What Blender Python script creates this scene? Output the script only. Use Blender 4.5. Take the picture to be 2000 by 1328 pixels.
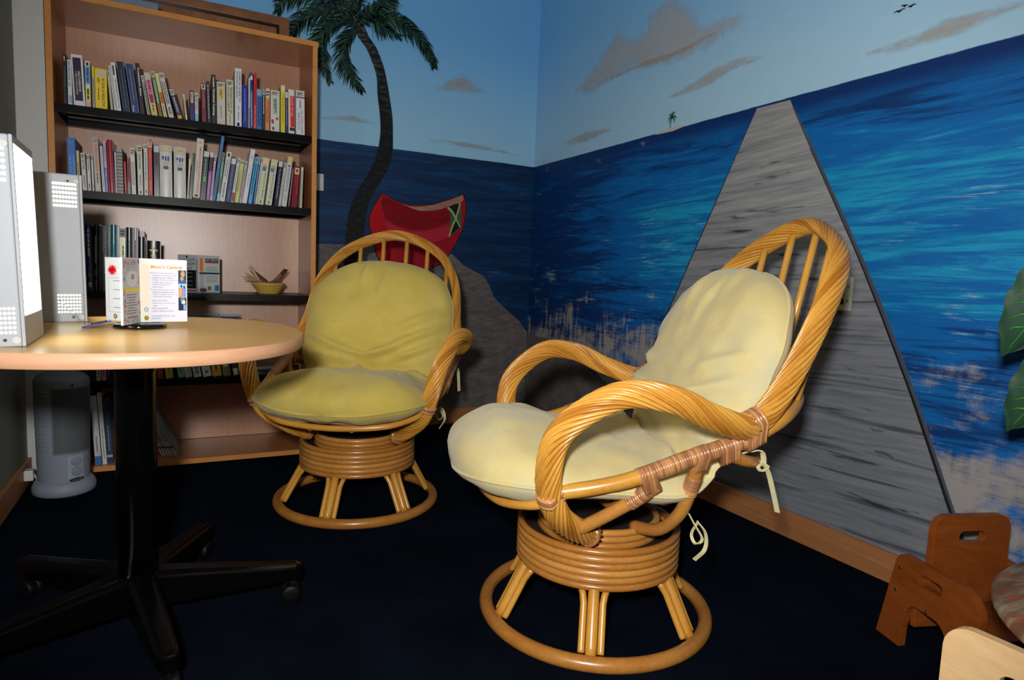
import bpy, bmesh, math, random
import numpy as np
from mathutils import Vector, Matrix, noise as mnoise

random.seed(7)
PI = math.pi
scene = bpy.context.scene
for o in list(bpy.data.objects):
    bpy.data.objects.remove(o, do_unlink=True)
COL = scene.collection

# ------------------------------------------------------------------ camera
cam_data = bpy.data.cameras.new('camera')
cam = bpy.data.objects.new('camera', cam_data)
COL.objects.link(cam)
CAM_POS = Vector((-1.91443, -3.474996, 0.88))
RIGHT = Vector((0.88803762, -0.45805566, 0.03967612))
UP = Vector((0.00991525, 0.10535503, 0.99438524))
FWD = Vector((0.45966387, 0.8826581, -0.09810096))
m = Matrix((RIGHT, UP, -FWD)).transposed().to_4x4()
m.translation = CAM_POS
cam.matrix_world = m
cam_data.sensor_fit = 'HORIZONTAL'
cam_data.sensor_width = 36.0
cam_data.lens = 36.0 * 1248.74 / 2000.0
cam_data.clip_start = 0.02
scene.camera = cam

# ------------------------------------------------------------------ light
world = bpy.data.worlds.new('room_ambient')
scene.world = world
world.use_nodes = True
bg = world.node_tree.nodes['Background']
bg.inputs['Color'].default_value = (1.0, 0.80, 0.50, 1)
bg.inputs['Strength'].default_value = 0.03

def add_light(name, kind, loc, energy, color, size=0.05, target=None):
    d = bpy.data.lights.new(name, kind)
    d.energy = energy
    d.color = color
    if kind == 'AREA':
        d.shape = 'DISK'
        d.size = size
    else:
        d.shadow_soft_size = size
    o = bpy.data.objects.new(name, d)
    COL.objects.link(o)
    o.location = loc
    if target is not None:
        o.rotation_euler = (Vector(target) - Vector(loc)).to_track_quat('-Z', 'Y').to_euler()
    return o

# the photographer's flash, held up and to the left, just above the camera
flash = add_light('camera_flash', 'SPOT', (-2.06, -3.53, 1.07), 142.0, (1.0, 0.99, 0.985), 0.05, (-0.7, -1.2, 0.75))
flash.data.spot_size = math.radians(105)
flash.data.spot_blend = 0.6
# the room's own ceiling lamp, warm and weak, behind and above the camera
ceil_lamp = add_light('ceiling_room_lamp', 'AREA', (-1.25, -2.3, 2.55), 2.5, (1.0, 0.72, 0.36), 0.9, (-1.25, -2.3, 0))

scene.view_settings.view_transform = 'Standard'
scene.view_settings.look = 'None'
scene.view_settings.exposure = 0.0
scene.view_settings.gamma = 1.0
scene.view_settings.use_curve_mapping = False

# ------------------------------------------------------------------ helpers
def lin(c):
    r = []
    for v in c[:3]:
        v = v / 255.0
        r.append(v / 12.92 if v <= 0.04045 else ((v + 0.055) / 1.055) ** 2.4)
    return (r[0], r[1], r[2], 1.0)

class NT:
    """tiny node-tree writer"""
    def __init__(self, name):
        self.mat = bpy.data.materials.new(name)
        self.mat.use_nodes = True
        self.t = self.mat.node_tree
        self.n = self.t.nodes
        self.b = self.n['Principled BSDF']
        self.out = self.n['Material Output']
    def set(self, sock, v):
        if hasattr(v, 'is_linked') or isinstance(v, bpy.types.NodeSocket):
            self.t.links.new(v, sock)
        elif isinstance(v, (tuple, list)) and sock.type == 'RGBA' and len(v) == 3:
            sock.default_value = (*v, 1)
        else:
            sock.default_value = v
    def math(self, op, a, b=0.0, c=None, clamp=False):
        k = self.n.new('ShaderNodeMath'); k.operation = op; k.use_clamp = clamp
        self.set(k.inputs[0], a); self.set(k.inputs[1], b)
        if c is not None: self.set(k.inputs[2], c)
        return k.outputs[0]
    def mix(self, fac, a, b, mode='MIX'):
        k = self.n.new('ShaderNodeMix'); k.data_type = 'RGBA'; k.blend_type = mode
        self.set(k.inputs[0], fac); self.set(k.inputs[6], a); self.set(k.inputs[7], b)
        return k.outputs[2]
    def smooth(self, v, lo, hi, o0=0.0, o1=1.0):
        k = self.n.new('ShaderNodeMapRange'); k.interpolation_type = 'SMOOTHSTEP'
        self.set(k.inputs[0], v)
        for i, x in enumerate((lo, hi, o0, o1)): self.set(k.inputs[i + 1], x)
        return k.outputs[0]
    def pos(self):
        g = self.n.new('ShaderNodeNewGeometry')
        return g.outputs['Position']
    def obj(self):
        g = self.n.new('ShaderNodeTexCoord')
        return g.outputs['Object']
    def sep(self, v):
        k = self.n.new('ShaderNodeSeparateXYZ'); self.set(k.inputs[0], v); return k.outputs
    def scale(self, v, s, off=(0, 0, 0)):
        k = self.n.new('ShaderNodeMapping'); self.set(k.inputs['Vector'], v)
        k.inputs['Scale'].default_value = s; k.inputs['Location'].default_value = off
        return k.outputs[0]
    def noise(self, v, sc, detail=4.0, rough=0.55, dist=0.0):
        k = self.n.new('ShaderNodeTexNoise'); self.set(k.inputs['Vector'], v)
        k.inputs['Scale'].default_value = sc; k.inputs['Detail'].default_value = detail
        k.inputs['Roughness'].default_value = rough; k.inputs['Distortion'].default_value = dist
        return k.outputs['Fac']
    def attr(self, name):
        k = self.n.new('ShaderNodeAttribute'); k.attribute_name = name; return k
    def bump(self, h, strength=0.2, dist=0.002):
        k = self.n.new('ShaderNodeBump'); self.set(k.inputs['Height'], h)
        k.inputs['Strength'].default_value = strength; k.inputs['Distance'].default_value = dist
        self.t.links.new(k.outputs[0], self.b.inputs['Normal'])
    def base(self, v): self.set(self.b.inputs['Base Color'], v)
    def props(self, rough=0.5, spec=0.5, metal=0.0, coat=0.0, coat_rough=0.1, sheen=0.0, trans=0.0):
        i = self.b.inputs
        self.set(i['Roughness'], rough); self.set(i['Specular IOR Level'], spec)
        self.set(i['Metallic'], metal); self.set(i['Coat Weight'], coat)
        self.set(i['Coat Roughness'], coat_rough); self.set(i['Sheen Weight'], sheen)
        self.set(i['Transmission Weight'], trans)

MATS = {}
def mat(rgb, rough=0.5, spec=0.4, var=0.08, sc=30.0, bump=0.0, bsc=200.0, metal=0.0, coat=0.0, stretch=(1, 1, 1), name=None):
    """plain procedural material: colour with soft noise variation and optional relief"""
    key = (tuple(rgb), rough, spec, var, sc, bump, bsc, metal, coat, stretch, name)
    if key in MATS: return MATS[key]
    t = NT(name or 'mat_%02x%02x%02x' % tuple(int(v) for v in rgb))
    p = t.scale(t.obj(), stretch)
    f = t.noise(p, sc, 3.0)
    c = lin(rgb)
    lo = tuple(v * (1 - var) for v in c[:3]); hi = tuple(min(1, v * (1 + var)) for v in c[:3])
    t.base(t.mix(f, (*lo, 1), (*hi, 1)))
    t.props(rough, spec, metal, coat)
    if bump: t.bump(t.noise(p, bsc, 2.0), bump, 0.001)
    MATS[key] = t.mat
    return t.mat

def link(name, mesh, material=None, parent=None, loc=None, rot=None):
    o = bpy.data.objects.new(name, mesh)
    COL.objects.link(o)
    if material is not None and len(mesh.materials) == 0:
        mesh.materials.append(material)
    if parent is not None: o.parent = parent
    if loc is not None: o.location = loc
    if rot is not None: o.rotation_euler = rot
    return o

def tag(o, label, cat, group=None):
    o['label'] = label; o['category'] = cat
    if group: o['group'] = group
    return o

def empty(name, loc=(0, 0, 0), rz=0.0):
    o = bpy.data.objects.new(name, None)
    o.empty_display_size = 0.05
    COL.objects.link(o)
    o.location = loc; o.rotation_euler = (0, 0, rz)
    return o

def struct(o):
    o['kind'] = 'structure'
    return o

class MB:
    """collects shapes into ONE mesh"""
    def __init__(self): self.v = []; self.f = []; self.sm = []
    def add(self, verts, faces, smooth=False):
        b = len(self.v)
        self.v += [tuple(q) for q in verts]
        self.f += [tuple(i + b for i in f) for f in faces]
        self.sm += [smooth] * len(faces)
        return self
    def box(self, x0, x1, y0, y1, z0, z1, M=None):
        v = [(x0, y0, z0), (x1, y0, z0), (x1, y1, z0), (x0, y1, z0), (x0, y0, z1), (x1, y0, z1), (x1, y1, z1), (x0, y1, z1)]
        if M is not None: v = [tuple(M @ Vector(q)) for q in v]
        return self.add(v, [(0, 3, 2, 1), (4, 5, 6, 7), (0, 1, 5, 4), (1, 2, 6, 5), (2, 3, 7, 6), (3, 0, 4, 7)])
    def quad(self, a, b, c, d): return self.add([a, b, c, d], [(0, 1, 2, 3)])
    def poly(self, pts): return self.add(pts, [tuple(range(len(pts)))])
    def lathe(self, prof, n=32, M=None, smooth=True, cap=True):
        """profile [(r,z)...] turned about z"""
        vs = []; fs = []
        for r, z in prof:
            for i in range(n):
                a = 2 * PI * i / n
                vs.append((r * math.cos(a), r * math.sin(a), z))
        k = len(prof)
        for j in range(k - 1):
            for i in range(n):
                i2 = (i + 1) % n
                fs.append((j * n + i, j * n + i2, (j + 1) * n + i2, (j + 1) * n + i))
        if M is not None: vs = [tuple(M @ Vector(q)) for q in vs]
        self.add(vs, fs, smooth)
        if cap:
            b = len(self.v) - len(vs)
            self.f.append(tuple(b + i for i in reversed(range(n)))); self.sm.append(False)
            self.f.append(tuple(b + (k - 1) * n + i for i in range(n))); self.sm.append(False)
        return self
    def tube(self, pts, r, n=12, closed=False, cap=True, smooth=True):
        v, f = sweep(pts, r, n, closed, cap)
        return self.add(v, f, smooth)
    def prism(self, outline, t, M=None, holes=()):
        """outline [(u,v)] in the XY plane, extruded by t along z; holes are inner loops"""
        bm = bmesh.new()
        edges = []
        for loop in [outline] + list(holes):
            vs = [bm.verts.new((u, w, 0)) for u, w in loop]
            edges += [bm.edges.new((vs[i], vs[(i + 1) % len(vs)])) for i in range(len(vs))]
        bmesh.ops.triangle_fill(bm, use_beauty=True, use_dissolve=False, edges=edges, normal=(0, 0, 1))
        ext = bmesh.ops.extrude_face_region(bm, geom=list(bm.faces))
        for e in ext['geom']:
            if isinstance(e, bmesh.types.BMVert): e.co.z += t
        bmesh.ops.recalc_face_normals(bm, faces=bm.faces)
        bm.verts.index_update()
        vs = [v.co.copy() for v in bm.verts]
        if M is not None: vs = [M @ q for q in vs]
        fs = [tuple(v.index for v in f.verts) for f in bm.faces]
        bm.free()
        return self.add(vs, fs)
    def mesh(self, name):
        me = bpy.data.meshes.new(name)
        me.from_pydata(self.v, [], self.f)
        me.polygons.foreach_set('use_smooth', self.sm)
        me.update()
        return me
    def build(self, name, material, parent=None, loc=None, rot=None, bevel=0.0, seg=2):
        me = self.mesh(name)
        o = link(name, me, material, parent, loc, rot)
        if bevel:
            bm = bmesh.new(); bm.from_mesh(me)
            bmesh.ops.remove_doubles(bm, verts=bm.verts, dist=1e-6)
            es = [e for e in bm.edges if len(e.link_faces) == 2 and e.calc_face_angle(0) > 0.6]
            bmesh.ops.bevel(bm, geom=es, offset=bevel, segments=seg, affect='EDGES', profile=0.6, clamp_overlap=True)
            bm.to_mesh(me); bm.free()
        return o

def catmull(pts, n=8, closed=False):
    pts = [Vector(q) for q in pts]
    if closed:
        P = [pts[-1]] + pts + [pts[0], pts[1]]
    else:
        P = [2 * pts[0] - pts[1]] + pts + [2 * pts[-1] - pts[-2]]
    out = []
    for i in range(1, len(P) - 2):
        a, b, c, d = P[i - 1], P[i], P[i + 1], P[i + 2]
        for k in range(n):
            t = k / n
            out.append(0.5 * ((2 * b) + (c - a) * t + (2 * a - 5 * b + 4 * c - d) * t * t + (3 * b - a - 3 * c + d) * t ** 3))
    if not closed: out.append(P[-2])
    return out

def resample(pts, step, closed=False):
    pts = [Vector(q) for q in pts]
    if closed: pts = pts + [pts[0]]
    acc = [0.0]
    for a, b in zip(pts, pts[1:]): acc.append(acc[-1] + (b - a).length)
    n = max(2, int(round(acc[-1] / step)))
    out = []; j = 0
    for i in range(n + (0 if closed else 1)):
        s = acc[-1] * i / n
        while j < len(pts) - 2 and acc[j + 1] < s: j += 1
        t = (s - acc[j]) / max(1e-9, acc[j + 1] - acc[j])
        out.append(pts[j].lerp(pts[j + 1], t))
    return out

def frames(pts, closed=False):
    n = len(pts); T = []
    for i in range(n):
        a = pts[(i - 1) % n] if (closed or i > 0) else pts[0]
        b = pts[(i + 1) % n] if (closed or i < n - 1) else pts[-1]
        T.append((b - a).normalized())
    ref = Vector((0, 0, 1)) if abs(T[0].z) < 0.9 else Vector((0, 1, 0))
    N = [(ref - T[0] * ref.dot(T[0])).normalized()]
    for i in range(1, n):
        q = T[i - 1].rotation_difference(T[i])
        v = q @ N[-1]
        N.append((v - T[i] * v.dot(T[i])).normalized())
    return T, N

def sweep(pts, r, n=12, closed=False, cap=True, prof=None, twist=0.0, s0=0.0):
    """tube along pts; r number or function(i, t); prof(phi, s) scales the radius"""
    pts = [Vector(q) for q in pts]
    T, N = frames(pts, closed)
    vs = []; s = 0.0; m = len(pts)
    for i, c in enumerate(pts):
        if i: s += (pts[i] - pts[i - 1]).length
        B = T[i].cross(N[i])
        rr = r(i, i / max(1, m - 1)) if callable(r) else r
        for k in range(n):
            a = 2 * PI * k / n + twist * (s + s0)
            q = rr * (prof(k, s) if prof else 1.0)
            vs.append(c + N[i] * (q * math.cos(a)) + B * (q * math.sin(a)))
    fs = []
    for i in range(m if closed else m - 1):
        j = (i + 1) % m
        for k in range(n):
            k2 = (k + 1) % n
            fs.append((i * n + k, i * n + k2, j * n + k2, j * n + k))
    if cap and not closed:
        fs.append(tuple(reversed(range(n)))); fs.append(tuple((m - 1) * n + k for k in range(n)))
    return vs, fs

# ---- lettering: every text becomes a flat mesh fitted into a box
TXT = {}
def text_data(body, bold=0.0, align='LEFT', spacing=1.0):
    key = (body, bold, align, spacing)
    if key not in TXT:
        c = bpy.data.curves.new('lettering_curve', 'FONT')
        c.body = body; c.size = 1.0; c.resolution_u = 2; c.offset = bold
        c.align_x = align; c.space_line = spacing
        o = bpy.data.objects.new('lettering_tmp', c)
        COL.objects.link(o)
        dg = bpy.context.evaluated_depsgraph_get()
        me = bpy.data.meshes.new_from_object(o.evaluated_get(dg))
        v = np.array([q.co[:2] for q in me.vertices]) if len(me.vertices) else np.zeros((1, 2))
        f = [tuple(q.vertices) for q in me.polygons]
        bpy.data.objects.remove(o, do_unlink=True)
        bpy.data.meshes.remove(me); bpy.data.curves.remove(c)
        lo, hi = v.min(0), v.max(0)
        TXT[key] = ((v - (lo + hi) / 2), f, hi - lo)
    return TXT[key]

def lettering(name, body, centre, ex, ey, length, height, material, parent=None, bold=0.0, fit=True, align='LEFT', spacing=1.0):
    """text centred at centre, running along ex, letters upright along ey"""
    v, f, size = text_data(body, bold, align, spacing)
    sx = length / max(1e-6, size[0]); sy = height / max(1e-6, size[1])
    if not fit: sx = sy = min(sx, sy)
    c, ex, ey = Vector(centre), Vector(ex), Vector(ey)
    b = MB().add([c + ex * (q[0] * sx) + ey * (q[1] * sy) for q in v], f)
    return b.build(name, material, parent)

def scribble(name, centre, ex, ey, length, height, material, parent=None, lines=1, fill=0.62, seed=0):
    """print too small to read: rows of word-long dashes"""
    rnd = random.Random(seed)
    c, ex, ey = Vector(centre), Vector(ex), Vector(ey)
    b = MB(); lh = height / lines
    for l in range(lines):
        y = height / 2 - lh * (l + 0.5)
        x = -length / 2
        end = length / 2 * (1.0 if l < lines - 1 or lines == 1 else rnd.uniform(0.2, 0.9))
        while x < end - 1e-6:
            w = min(end - x, lh * rnd.uniform(0.9, 3.6))
            h = lh * fill / 2
            b.quad(*[c + ex * xx + ey * yy for xx, yy in ((x, y - h), (x + w, y - h), (x + w, y + h), (x, y + h))])
            x += w + lh * 0.4
    return b.build(name, material, parent)

INK = lambda rgb: mat(rgb, 0.55, 0.3, 0.05, 60, name='print_ink')

# ------------------------------------------------------------------ the room
HZ = 1.548            # painted horizon
LEFT_X, FRONT_Y, CEIL = -2.46, -5.2, 2.62

def sea_material(name, axis, side):
    t = NT(name)
    s = t.sep(t.pos())
    u = t.math('MULTIPLY', s[axis], -1.0)          # metres from the corner
    z = s[2]
    comb = t.n.new('ShaderNodeCombineXYZ')
    t.set(comb.inputs[0], u); t.set(comb.inputs[1], z)
    P = comb.outputs[0]
    st = t.noise(t.scale(P, (1.1, 11.0, 1)), 1.6, 7.0, 0.62, 0.9)      # broad horizontal strokes
    fine = t.noise(t.scale(P, (3.0, 46.0, 1)), 2.2, 6.0, 0.7, 0.4)      # bristle marks
    cross = t.noise(t.scale(P, (26.0, 3.2, 1), (3, 1, 0)), 1.3, 5.0, 0.6, 0.5)  # upright dry-brush marks
    blot = t.noise(t.scale(P, (2.6, 4.6, 1), (7.3, 2.1, 0)), 1.7, 6.0, 0.62, 0.35)
    if side == 'right':
        deep, midb, turq = lin((2, 52, 108)), lin((4, 100, 172)), lin((24, 152, 196))
        pale, sand = lin((150, 190, 205)), lin((156, 150, 146))
        band = t.math('MULTIPLY', t.smooth(z, 0.62, 1.0), t.smooth(z, 1.50, 1.18))
        far = t.smooth(u, 0.15, 1.3)
        k = t.math('ADD', t.math('MULTIPLY', st, 1.25), t.math('MULTIPLY', t.math('SUBTRACT', fine, 0.5), 0.55))
        k = t.math('ADD', k, t.math('MULTIPLY', t.math('MULTIPLY', band, far), 0.30))
        k = t.math('SUBTRACT', k, t.math('MULTIPLY', t.math('SUBTRACT', 1.0, far), 0.22))  # sea darkens towards the corner: part mural paint, part shade put into the colour
        sea = t.mix(t.smooth(k, 0.46, 0.74), deep, midb)
        sea = t.mix(t.smooth(k, 0.78, 1.10), sea, turq)
        sea = t.mix(t.smooth(z, 1.44, 1.53), sea, lin((4, 46, 106)))
        w = t.math('ADD', t.math('MULTIPLY', fine, 0.7), t.math('MULTIPLY', blot, 0.6))
        w = t.math('ADD', w, t.math('MULTIPLY', t.smooth(z, 1.35, 1.0), 0.05))
        sea = t.mix(t.math('MULTIPLY', t.smooth(w, 0.77, 0.90), 0.6), sea, pale)
        # bare sandy patches growing towards the beach
        b1 = t.math('ADD', t.math('MULTIPLY_ADD', blot, 1.15, -0.15), t.math('MULTIPLY', t.math('SUBTRACT', cross, 0.5), t.smooth(u, 1.4, 2.3, 0.75, 0.28)))
        b1 = t.math('ADD', b1, t.math('MAXIMUM', t.smooth(z, 1.0, 0.10, 0.0, 0.46), t.math('MULTIPLY', t.smooth(z, 0.98, 0.45, 0.0, 0.40), t.smooth(u, 1.6, 1.2))))
        b1 = t.math('ADD', b1, t.math('MULTIPLY', t.math('SUBTRACT', fine, 0.5), 0.3))
        sea = t.mix(t.smooth(b1, 0.62, 0.90), sea, sand)
        sky_lo, sky_hi = lin((172, 212, 236)), lin((124, 188, 236))
    else:
        deep, midb, turq = lin((4, 40, 78)), lin((8, 72, 122)), lin((30, 104, 150))
        pale = lin((110, 140, 165))
        k = t.math('ADD', t.math('MULTIPLY', st, 1.15), t.math('MULTIPLY', t.math('SUBTRACT', fine, 0.5), 0.6))
        sea = t.mix(t.smooth(k, 0.48, 0.86), deep, midb)
        sea = t.mix(t.smooth(k, 0.84, 1.10), sea, turq)
        w = t.math('ADD', t.math('MULTIPLY', fine, 0.7), t.math('MULTIPLY', blot, 0.6))
        sea = t.mix(t.math('MULTIPLY', t.smooth(w, 0.77, 0.92), 0.5), sea, pale)
        sky_lo, sky_hi = lin((162, 212, 240)), lin((116, 186, 240))
    sky = t.mix(t.smooth(z, HZ, HZ + 0.75), sky_lo, sky_hi)
    wob = t.noise(t.scale(P, (3, 3, 3)), 6.0, 2.0)
    sky = t.mix(t.math('MULTIPLY', wob, 0.25), sky, t.mix(0.5, sky, lin((96, 156, 206))))
    edge = t.math('ADD', z, t.math('MULTIPLY', t.math('SUBTRACT', t.noise(P, 14.0, 3.0), 0.5), 0.006))
    t.base(t.mix(t.smooth(edge, HZ - 0.002, HZ + 0.002), sea, sky))
    t.props(0.55, 0.3)
    t.bump(t.noise(P, 260.0, 2.0), 0.25, 0.0006)
    return t.mat

wall_back = struct(MB().box(LEFT_X - 0.12, 0.12, 0, 0.12, 0, CEIL).build('wall_back', sea_material('mural_back_wall', 0, 'back')))
wall_right = struct(MB().box(0, 0.12, FRONT_Y, 0, 0, CEIL).build('wall_right', sea_material('mural_right_wall', 1, 'right')))
plaster = mat((132, 132, 122), 0.8, 0.2, 0.05, 6, 0.3, 300, name='grey_plaster')
wall_left = struct(MB().box(LEFT_X - 0.12, LEFT_X, FRONT_Y, 0, 0, CEIL).build('wall_left', plaster))
trim_1 = struct(MB().box(LEFT_X, -2.364, -0.405, -0.32, 0, CEIL).build('trim_1', mat((200, 200, 196), 0.7, 0.3, 0.04, 8, name='pale_plaster'), bevel=0.003))

def carpet():
    t = NT('navy_carpet')
    p = t.obj()
    a = t.noise(p, 900.0, 3.0, 0.7)
    b = t.noise(p, 4.5, 5.0, 0.6)
    k = t.math('ADD', t.math('MULTIPLY', a, 0.7), t.math('MULTIPLY', b, 0.45))
    t.base(t.mix(t.smooth(k, 0.3, 0.85), lin((9, 11, 14)), lin((25, 32, 47))))
    t.props(1.0, 0.0)
    t.bump(a, 0.9, 0.004)
    return t.mat
floor = struct(MB().box(LEFT_X - 0.12, 0.12, FRONT_Y, 0.12, -0.1, 0).build('floor', carpet()))
ceiling = struct(MB().box(LEFT_X - 0.12, 0.12, FRONT_Y, 0.12, CEIL, CEIL + 0.1).build('ceiling', mat((215, 212, 205), 0.9, 0.2, 0.03, 8, name='ceiling_white')))

def wood(name, a, b, stretch, sc=6.0, rough=0.4, spec=0.4, coat=0.0, fac=(0.25, 0.75)):
    t = NT(name)
    p = t.scale(t.obj(), stretch)
    n1 = t.noise(p, sc, 5.0, 0.6, 0.8)
    n2 = t.noise(p, sc * 9, 3.0, 0.6)
    k = t.math('ADD', t.math('MULTIPLY', n1, 0.75), t.math('MULTIPLY', n2, 0.25))
    t.base(t.mix(t.smooth(k, *fac), lin(a), lin(b)))
    t.props(rough, spec, coat=coat)
    t.bump(n2, 0.08, 0.0005)
    return t.mat

BASE_W = wood('brown_baseboard_wood', (150, 98, 58), (178, 120, 74), (1.2, 1.2, 30), 2.0, 0.5)
def skirting(x0, x1, y0, y1, name):
    return struct(MB().box(x0, x1, y0, y1, 0, 0.093).build(name, BASE_W, bevel=0.003))
skirting(LEFT_X, 0, -0.014, 0, 'baseboard_back')
skirting(-0.014, 0, FRONT_Y, -0.014, 'baseboard_right')
skirting(LEFT_X, LEFT_X + 0.014, FRONT_Y, -0.405, 'baseboard_left')

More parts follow.
